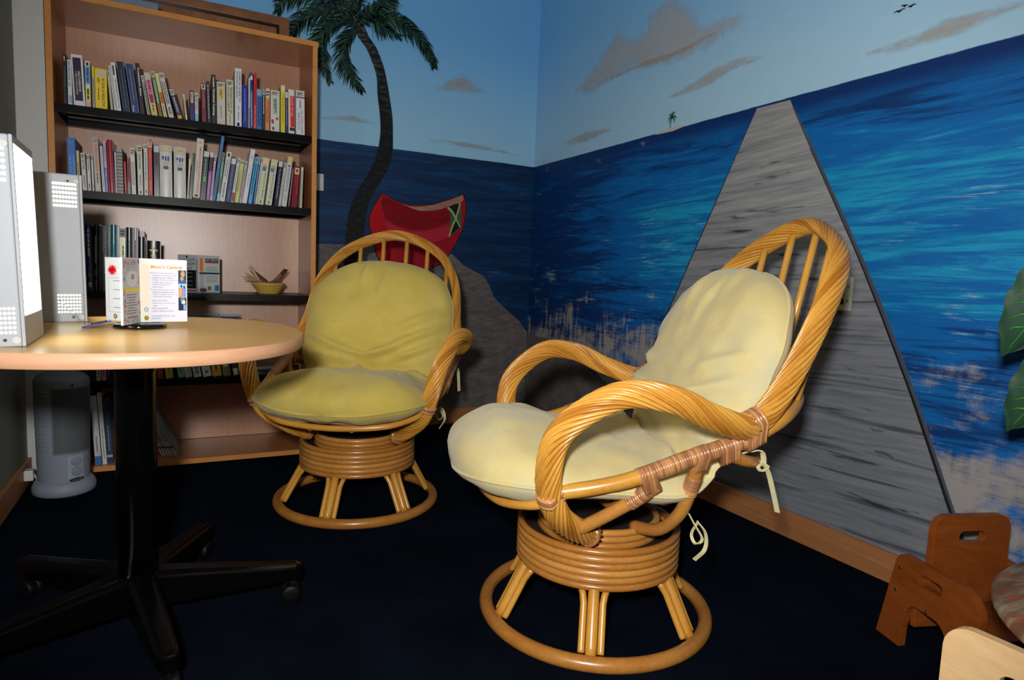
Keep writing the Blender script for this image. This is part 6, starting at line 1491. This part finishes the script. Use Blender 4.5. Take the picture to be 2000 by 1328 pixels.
    for x in (-0.25, -0.15, -0.05, 0.05, 0.15, 0.25):
        tp = path[min(range(len(path) // 4, 3 * len(path) // 4), key=lambda i: abs(path[i].x - x) + (0 if path[i].z > 0.8 else 1))]
        bt = min(rail, key=lambda q: abs(q.x - x) + (0 if q.y < -0.25 else 1))
        cane('spindle', [tp, tp.lerp(bt, 0.5), bt], 0.0095, root, RAT, 12, False, 0.75)
    return root

# ---- cushions
def fabric(name, a, b, c):
    t = NT(name)
    p = t.obj()
    n1 = t.noise(p, 5.0, 5.0, 0.6, 0.5)
    n2 = t.noise(t.scale(p, (1, 1, 0.3), (5, 5, 5)), 7.0, 4.0, 0.6)
    wv = t.noise(p, 700.0, 2.0, 0.6)
    col = t.mix(t.smooth(n1, 0.35, 0.7), lin(a), lin(b))
    col = t.mix(t.math('MULTIPLY', t.smooth(n2, 0.48, 0.72), 0.55), col, lin(c))
    t.base(col)
    t.props(0.9, 0.15, sheen=0.25)
    t.bump(t.math('ADD', wv, t.math('MULTIPLY', t.noise(p, 34.0, 4.0, 0.6), 2.5)), 0.35, 0.002)
    return t.mat
CPATH = catmull([(0, y, z) for y, z in ((.402, .425), (.33, .442), (.2, .445), (.05, .435), (-.07, .426), (-.15, .440), (-.205, .495), (-.24, .575), (-.278, .68), (-.316, .78), (-.350, .86), (-.376, .918))], 12)
CP = resample(CPATH, 0.0075)
# pulled folds (x, distance along the cushion from its crease) start -> end, height, width
FOLDS = [(-0.27, 0.20, 0.02, 0.045, 0.012, 0.016), (-0.26, 0.13, -0.08, 0.035, 0.010, 0.013), (0.28, 0.17, 0.04, 0.06, 0.013, 0.015), (0.27, 0.09, 0.08, 0.03, 0.009, 0.013),
         (-0.28, 0.27, -0.12, 0.19, 0.008, 0.016), (0.27, 0.23, 0.14, 0.19, 0.006, 0.012), (-0.05, 0.45, -0.02, 0.34, 0.006, 0.014), (0.05, 0.47, 0.06, 0.36, 0.005, 0.012),
         (-0.25, -0.10, -0.10, -0.03, 0.009, 0.016), (0.25, -0.12, 0.12, -0.04, 0.009, 0.016), (0.02, -0.02, 0.03, -0.17, 0.007, 0.016), (-0.15, -0.34, -0.10, -0.22, 0.006, 0.018)]
def cushion_mesh(seed):
    n = len(CP) - 1
    L = sum((CP[i + 1] - CP[i]).length for i in range(n))
    sc = 0.0; S = [0.0]
    for i in range(n): sc += (CP[i + 1] - CP[i]).length; S.append(sc)
    crease = S[min(range(n + 1), key=lambda i: (CP[i] - Vector((0, -.175, .46))).length)]
    # parameter rows are denser at both ends so the rounded outline is smooth
    rows = 110; cols = 64
    def at(s):
        s = max(0, min(L, s)); i = min(n - 1, int(s / L * n)); t = (s - S[i]) / max(1e-9, S[i + 1] - S[i]); t = max(0, min(1, t))
        q = CP[i].lerp(CP[i + 1], t)
        a = CP[max(0, i - 3)]; b = CP[min(n, i + 4)]
        T_ = (b - a).normalized()
        return q, T_, Vector((0, -T_.z, T_.y)) * (-1)
    def prof(s):
        g = math.exp(-((s - crease) / 0.06) ** 2)
        W_ = 0.312 - 0.040 * g - 0.012 * max(0, (s - crease) / (L - crease))
        seat = 1 / (1 + math.exp((s - crease) / 0.02))
        front = math.exp(-((s - 0.13) / 0.13) ** 2)
        H_ = ((0.066 + 0.036 * front) * seat + 0.092 * (1 - seat)) - 0.046 * g
        ef = min(1, s / 0.26); eb = min(1, (L - s) / 0.23)
        e = ((1 - (1 - ef) ** 2.3) ** (1 / 2.3)) * ((1 - (1 - eb) ** 2.4) ** (1 / 2.4))
        return W_ * e, H_ * (e ** 0.75), g
    v = []; idx = {}
    def wr(x, s, side):
        q = Vector((x * 5 + seed, s * 5, side * 3))
        d = 0.014 * mnoise.noise(q) + 0.008 * mnoise.noise(q * 2.7)
        # pulled folds fanning out of the crease
        g = math.exp(-((s - crease) / 0.15) ** 2)
        k = mnoise.noise(Vector((x * 5.5 + seed * 2, (s - crease) * (22 + 10 * x * seed), 1.7)))
        d += g * 0.013 * (1 - 2 * abs(k))
        if side == 1:
            for (xa, sa, xb, sb, A_, w_) in FOLDS:
                sa, sb = crease + sa, crease + sb
                dx, ds = xb - xa, sb - sa; ll = dx * dx + ds * ds
                t = max(0, min(1, ((x - xa) * dx + (s - sa) * ds) / ll))
                r_ = math.hypot(x - xa - t * dx, s - sa - t * ds)
                sg = 1 if (x - xa) * ds - (s - sa) * dx > 0 else -1
                q = r_ / w_
                d += 2.2 * A_ * (math.exp(-q * q) * (1 - 0.9 * sg * q)) * (0.35 + 0.65 * math.sin(PI * min(1, 0.12 + 0.76 * t)))
        # radiating puckers at the two ends
        e = max(math.exp(-s / 0.09), math.exp(-(L - s) / 0.11))
        d += e * 0.0055 * mnoise.noise(Vector((x * 26, s * 4, seed)))
        return d
    for side in (1, -1):
        for i in range(rows + 1):
            u = i / rows
            s = L * (0.5 - 0.5 * math.cos(PI * u)) * 0.5 + L * u * 0.5
            c, T_, N_ = at(s)
            N_ = Vector((0, -T_.z, T_.y)); N_ = N_ if N_.dot(Vector((0, .6, .8))) > 0 else -N_
            W_, H_, g = prof(s)
            for j in range(cols + 1):
                t = -math.cos(PI * j / cols)
                edge = j in (0, cols) or i in (0, rows)
                if edge and side == -1: idx[(side, i, j)] = idx[(1, i, j)]; continue
                h = H_ * (max(0, 1 - abs(t) ** 2.5)) ** 0.55
                x = W_ * t
                d = (0 if edge else wr(x, s, side) * min(1, h / 0.045) * (1 - abs(t) ** 6))
                sag = -0.010 * (abs(t) ** 3) * (1 if s < crease else 0.0)
                wob = 0.006 * mnoise.noise(Vector((s * 13, t * 1.1, seed * 3 + 5))) * abs(t)
                co = c + N_ * (side * (h * (1.0 if side == 1 else 0.9)) + side * d + sag) + Vector((x * (1 + wob * 4), 0, 0))
                idx[(side, i, j)] = len(v); v.append(co)
    f = []
    for side in (1, -1):
        for i in range(rows):
            for j in range(cols):
                q = (idx[(side, i, j)], idx[(side, i, j + 1)], idx[(side, i + 1, j + 1)], idx[(side, i + 1, j)])
                q = tuple(dict.fromkeys(q))
                if len(q) > 2: f.append(q if side == -1 else q[::-1])
    loop = [v[idx[(1, i, 0)]] for i in range(1, rows)] + [v[idx[(1, i, cols)]] for i in range(rows - 1, 0, -1)]
    return v, f, loop
def cushion(loc, phi, label, material, seed):
    v, f, loop = cushion_mesh(seed)
    o = MB().add(v, f, True).build('chair_cushion', material, None, loc, (0, 0, phi - PI / 2))
    tag(o, label, 'cushion', 'cushions on the rattan chairs')
    pp = resample(loop, 0.012, True)
    MB().tube(pp, 0.0042, 8, closed=True).build('piping', material, o)
    tie = mat((206, 198, 150), 0.9, 0.1, 0.08, 60, 0.3, 500, name='cotton_tape')
    for s in (1, -1):
        S = lambda *q: (s * q[0], q[1], q[2])
        k = MB()
        def tape(pts, w=0.006):
            pts = resample(catmull([S(*q) for q in pts], 6), 0.006)
            T_, N_ = frames(pts)
            vs = []; n_ = len(pts)
            for i, q in enumerate(pts):
                B_ = Vector((s * 0.35, -0.2, 0.1)) + T_[i].cross(Vector((0, 0, 1))) * 0.4
                B_ = (B_ - T_[i] * B_.dot(T_[i])).normalized(); C_ = T_[i].cross(B_)
                for a, b in ((-1, -1), (1, -1), (1, 1), (-1, 1)): vs.append(q + B_ * (w * a) + C_ * (0.0011 * b))
            fs = [(i * 4 + j, i * 4 + (j + 1) % 4, (i + 1) * 4 + (j + 1) % 4, (i + 1) * 4 + j) for i in range(n_ - 1) for j in range(4)]
            fs += [(3, 2, 1, 0), tuple((n_ - 1) * 4 + j for j in range(4))]
            k.add(vs, fs)
        # rear tie, knotted round the rail with a hanging tail
        tape([(0.285, -0.20, 0.50), (0.318, -0.235, 0.520), (0.335, -0.255, 0.525), (0.330, -0.265, 0.495), (0.318, -0.268, 0.488)])
        tape([(0.330, -0.262, 0.498), (0.338, -0.272, 0.48), (0.340, -0.285, 0.44), (0.341, -0.300, 0.39)])
        tape([(0.318, -0.262, 0.498), (0.335, -0.275, 0.49), (0.335, -0.258, 0.482), (0.320, -0.258, 0.486), (0.322, -0.27, 0.497)], 0.004)
        k.build('tie', tie, o); k = MB()
        # under tie, hanging in a loop
        tape([(0.262, -0.125, 0.37), (0.285, -0.135, 0.345), (0.30, -0.15, 0.315), (0.288, -0.14, 0.300), (0.276, -0.135, 0.318), (0.290, -0.142, 0.352)], 0.0035)
        tape([(0.288, -0.14, 0.352), (0.302, -0.155, 0.33), (0.306, -0.155, 0.295), (0.288, -0.14, 0.262)], 0.0045)
        k.build('tie', tie, o)
    return o

RPH, LPH = math.radians(161.3), math.radians(-120.65)
RLOC, LLOC = (-0.932, -2.125, 0), (-1.3165, -1.086, 0)
LEGW = math.radians(-66)
rattan_chair(LLOC, LPH, LEGW, 'honey rattan swivel armchair between the table and the painted boat')
rattan_chair(RLOC, RPH, LEGW, 'honey rattan swivel armchair in the foreground facing left before the painted jetty')
cushion(LLOC, LPH, 'yellow one-piece cushion on the rattan chair nearest the bookcase', fabric('warm_lit_yellow_cotton', (202, 178, 84), (212, 190, 98), (188, 176, 110)), 1.3)  # deeper yellow: the warm light on this chair is put into the colour
cushion(RLOC, RPH, 'pale yellow cushion on the foreground rattan chair', fabric('flash_lit_yellow_cotton', (206, 188, 128), (216, 200, 144), (186, 188, 168)), 0.4)  # same cloth made paler: flash light put into the colour, no fading

# ------------------------------------------------------------------ children's corner at the right
def rrect(x0, x1, z0, z1, r, n=6):
    pts = []
    for cx, cz, a0 in ((x1 - r, z0 + r, -90), (x1 - r, z1 - r, 0), (x0 + r, z1 - r, 90), (x0 + r, z0 + r, 180)):
        for i in range(n + 1):
            a = math.radians(a0 + 90 * i / n); pts.append((cx + r * math.cos(a), cz + r * math.sin(a)))
    return pts
def arc(cx, cz, r, a0, a1, n=6): return [(cx + r * math.cos(math.radians(a0 + (a1 - a0) * i / n)), cz + r * math.sin(math.radians(a0 + (a1 - a0) * i / n))) for i in range(n + 1)]
def child_chair(loc, rz, label, wood_a, sc=1.0):
    """local: +x forward (the way it faces), +y across, z up; origin at a rear bottom corner"""
    r = empty('child_chair', loc, rz)
    tag(r, label, 'chair', "children's plywood chairs")
    W_ = 0.25 * sc; D = 0.29 * sc; H = 0.235 * sc; T_ = 0.019
    out = [(0, 0), (0.078 * sc, 0)] + [(0.080 * sc, 0.05 * sc)] + arc(0.122 * sc, 0.088 * sc, 0.034 * sc, 170, 90, 4) + arc(0.168 * sc, 0.080 * sc, 0.042 * sc, 90, 10, 5) + [(0.216 * sc, 0.0), (D, 0)]
    out += arc(D - 0.06 * sc, H - 0.06 * sc, 0.06 * sc, 0, 90, 8) + arc(0.075 * sc, H - 0.032 * sc, 0.032 * sc, 90, 165, 6)
    hole = rrect(0.118 * sc, 0.188 * sc, H - 0.052 * sc, H - 0.026 * sc, 0.0125 * sc)[::-1]
    for y in (0.0, W_ - T_):
        # panel drawn in x-z, thickness along y
        M_ = Matrix(((1, 0, 0, 0), (0, 0, -1, y + T_), (0, 1, 0, 0), (0, 0, 0, 1)))
        sp = MB().prism(out, T_, M_, [hole]).build('side_panel', wood_a, r, bevel=0.003)
        for sx, sz in ((0.060, 0.196), (0.052, 0.135), (0.150, 0.128)):
            yy = -0.0012 if y == 0 else W_ + 0.0012
            MB().lathe([(0.0045, 0), (0.004, 0.0015)], 12, Matrix.Translation((sx * sc, 0.0 if y == 0 else W_, sz * sc)) @ Matrix.Rotation(PI / 2 if y == 0 else -PI / 2, 4, 'X')).build('screw', mat((120, 116, 108), 0.35, 0.5, metal=0.9), sp)
    bw = rrect(T_ + 0.0005, W_ - T_ - 0.0005, 0.135 * sc, 0.355 * sc, 0.035 * sc)
    hh = rrect(W_ / 2 - 0.036 * sc, W_ / 2 + 0.036 * sc, 0.288 * sc, 0.316 * sc, 0.0135 * sc)[::-1]
    M_ = Matrix(((0, 0, 1, 0.112 * sc), (1, 0, 0, 0), (0, 1, 0, 0), (0, 0, 0, 1)))
    MB().prism(bw, 0.018, M_, [hh]).build('backrest', wood_a, r, bevel=0.003)
    MB().box(0.10 * sc, 0.275 * sc, T_, W_ - T_, 0.108 * sc, 0.124 * sc).build('seat', wood_a, r, bevel=0.002)
    MB().box(0.085 * sc, 0.099 * sc, T_, W_ - T_, 0.06 * sc, 0.122 * sc).build('stretcher', wood_a, r, bevel=0.002)
    return r
BRW = wood('amber_stained_ply', (116, 56, 18), (146, 76, 28), (3, 3, 14), 2.0, 0.38, 0.4)
BIR = wood('pale_birch_ply', (206, 168, 116), (224, 188, 138), (3, 3, 14), 2.0, 0.45, 0.3)
child_chair((-0.305, -2.512, 0), math.atan2(-0.95, -0.31), "amber stained children's chair against the mural wall", BRW)
cc = child_chair((-0.985, -3.215, 0), math.radians(3), "pale birch children's chair at the bottom right corner", BIR, 1.08)

kt = empty('play_table', (-0.42, -3.248, 0))
tag(kt, "low round children's table with a worn paint-stained top", 'table')
def worn_top():
    t = NT('worn_table_top')
    p = t.obj()
    n = t.noise(t.scale(p, (3, 12, 3)), 3.0, 6.0, 0.65, 1.0)
    red = t.noise(t.scale(p, (4, 9, 4), (3, 1, 2)), 2.2, 5.0, 0.6, 1.0)
    gn = t.noise(t.scale(p, (5, 11, 4), (8, 3, 2)), 2.0, 5.0, 0.6, 0.8)
    c = t.mix(t.smooth(n, 0.35, 0.68), lin((112, 78, 50)), lin((158, 142, 118)))
    c = t.mix(t.math('MULTIPLY', t.smooth(red, 0.50, 0.68), 0.8), c, lin((178, 62, 40)))
    c = t.mix(t.math('MULTIPLY', t.smooth(gn, 0.60, 0.72), 0.6), c, lin((70, 74, 72)))
    t.base(c); t.props(0.55, 0.3); t.bump(n, 0.15, 0.001)
    return t.mat
tt = MB().lathe([(0.385, 0.322), (0.394, 0.330), (0.398, 0.336)], 72, cap=True).build('table_rim', wood('table_rim_wood', (120, 78, 44), (176, 130, 82), (4, 4, 30), 2.0, 0.5), kt)
MB().lathe([(0.400, 0.336), (0.400, 0.343), (0.394, 0.3485), (0.2, 0.350), (0.0, 0.350)], 72, cap=False).build('table_top', worn_top(), kt)
for k in range(4):
    a = math.radians(45 + 90 * k + 10)
    MB().tube([(0.26 * math.cos(a), 0.26 * math.sin(a), 0.322), (0.29 * math.cos(a), 0.29 * math.sin(a), 0.001)], 0.018, 16).build('leg', wood('table_leg_wood', (120, 78, 44), (166, 120, 74), (4, 4, 4), 2.0, 0.5), kt)
ty = empty('toy_cup', (-0.512, -2.965, 0.3505))
tag(ty, "red toy beaker with blue foot on the children's table", 'toy')
MB().lathe([(0.022, 0), (0.024, 0.001), (0.024, 0.008), (0.021, 0.009)], 28).build('blue_foot', mat((40, 60, 180), 0.35, 0.5), ty)
MB().lathe([(0.022, 0.009), (0.0235, 0.012), (0.0235, 0.046), (0.021, 0.049), (0.0, 0.050)], 28, cap=False).build('red_body', mat((222, 24, 52), 0.35, 0.5), ty)

# ------------------------------------------------------------------ artificial plant at the right edge
pl = empty('artificial_plant', (-0.095, -2.99, 0))
tag(pl, 'artificial plant with broad dark green leaves and bright ribs at the right edge', 'plant')
LEAF = NT('leaf_green_cloth')
_n = LEAF.noise(LEAF.obj(), 12.0, 4.0)
LEAF.base(LEAF.mix(_n, lin((20, 52, 34)), lin((48, 80, 58)))); LEAF.props(0.55, 0.3); LEAF.bump(LEAF.noise(LEAF.obj(), 400.0, 2.0), 0.3, 0.001)
RIB = mat((50, 140, 36), 0.4, 0.5, 0.1, 30, name='leaf_rib_plastic')
STEM = mat((74, 104, 48), 0.5, 0.4, 0.2, 20, name='plant_stem')
MB().lathe([(0.055, 0), (0.066, 0.02), (0.076, 0.16), (0.082, 0.17), (0.076, 0.175), (0.072, 0.165)], 40).build('pot', mat((120, 84, 60), 0.6, 0.3), pl)
MB().lathe([(0.071, 0.155), (0.0, 0.162)], 32, cap=False).build('soil', mat((46, 36, 28), 0.95, 0.1, 0.4, 60), pl)
MB().tube(catmull([(0, 0, 0.15), (0.01, 0.01, 0.5), (-0.02, 0.02, 0.85), (-0.03, 0.04, 1.15)], 8), lambda i, t: 0.013 * (1 - 0.5 * t), 12).build('stem', STEM, pl)
def leaf(base, tip, width, normal, arch=0.03):
    base, tip, nrm = Vector(base), Vector(tip), Vector(normal)
    ax = tip - base; L = ax.length; ax.normalize()
    nrm = (nrm - ax * nrm.dot(ax)).normalized(); sd = ax.cross(nrm)
    n, m = 26, 10
    v, f = [], []
    for side in (0, 1):
        for i in range(n + 1):
            t = i / n
            w = width * (math.sin(PI * min(1, t ** 0.75)) ** 0.8) * (1 + 0.05 * math.sin(t * 26))
            if t > 0.82: w = width * 0.55 * (1 - t) / 0.18 * 0.9 + 0.0005
            for j in range(m + 1):
                q = -1 + 2 * j / m
                c = base + ax * (L * t) + nrm * (arch * math.sin(PI * t) - 0.25 * w * q * q - side * 0.0012 + 0.004 * math.sin(q * 9 + t * 20) * abs(q)) + sd * (w * q)
                v.append(c)
    k = (n + 1) * (m + 1)
    for side in (0, 1):
        for i in range(n):
            for j in range(m):
                a = side * k + i * (m + 1) + j
                q = (a, a + 1, a + m + 2, a + m + 1)
                f.append(q if side == 0 else q[::-1])
    lf = MB().add(v, f, True).build('leaf', LEAF.mat, pl)
    mid = [v[i * (m + 1) + m // 2] + nrm * 0.0012 for i in range(0, n - 1)]
    MB().tube(mid, lambda i, t: 0.0026 * (1 - 0.7 * t), 8).build('leaf_rib', RIB, lf)
    for i in range(3, n - 6, 3):
        for s in (-1, 1):
            a = v[i * (m + 1) + m // 2] + nrm * 0.0015
            b = v[(i + 3) * (m + 1) + m // 2 + s * (m // 2 - 1)] + nrm * 0.0025
            c = v[(i + 1) * (m + 1) + m // 2 + s * 2] + nrm * 0.003
            MB().tube([a, c, b], lambda q, t: 0.0022 * (1 - 0.6 * t), 6).build('leaf_rib', RIB, lf)
    st_ = Vector((-0.02, 0.03, min(1.12, max(0.5, base.z + 0.02))))
    MB().tube(catmull([st_, st_.lerp(base, 0.5) + Vector((0, 0, 0.05)), base], 6), 0.004, 8).build('leaf_stalk', STEM, lf)
    return lf
o = Vector((-0.095, -2.99, 0))
for bs_, tp_, w_, nn in (((-0.33, -2.85, 0.985), (-0.36, -2.752, 0.752), 0.062, (-0.7, -0.7, 0.25)),
                         ((-0.34, -2.87, 0.795), (-0.36, -2.778, 0.596), 0.055, (-0.75, -0.6, 0.2)),
                         ((-0.10, -2.95, 1.10), (0.02 - 0.06, -2.90, 0.90), 0.06, (-0.6, -0.6, 0.4)),
                         ((-0.25, -3.10, 1.10), (-0.34, -3.22, 0.92), 0.07, (-0.5, -0.7, 0.4)),
                         ((-0.18, -3.12, 0.85), (-0.14, -3.26, 0.68), 0.06, (-0.5, -0.7, 0.4)),
                         ((-0.21, -2.98, 1.2), (-0.26, -2.93, 1.42), 0.06, (-0.7, -0.6, -0.2))):
    leaf(Vector(bs_) - o, Vector(tp_) - o, w_, nn)
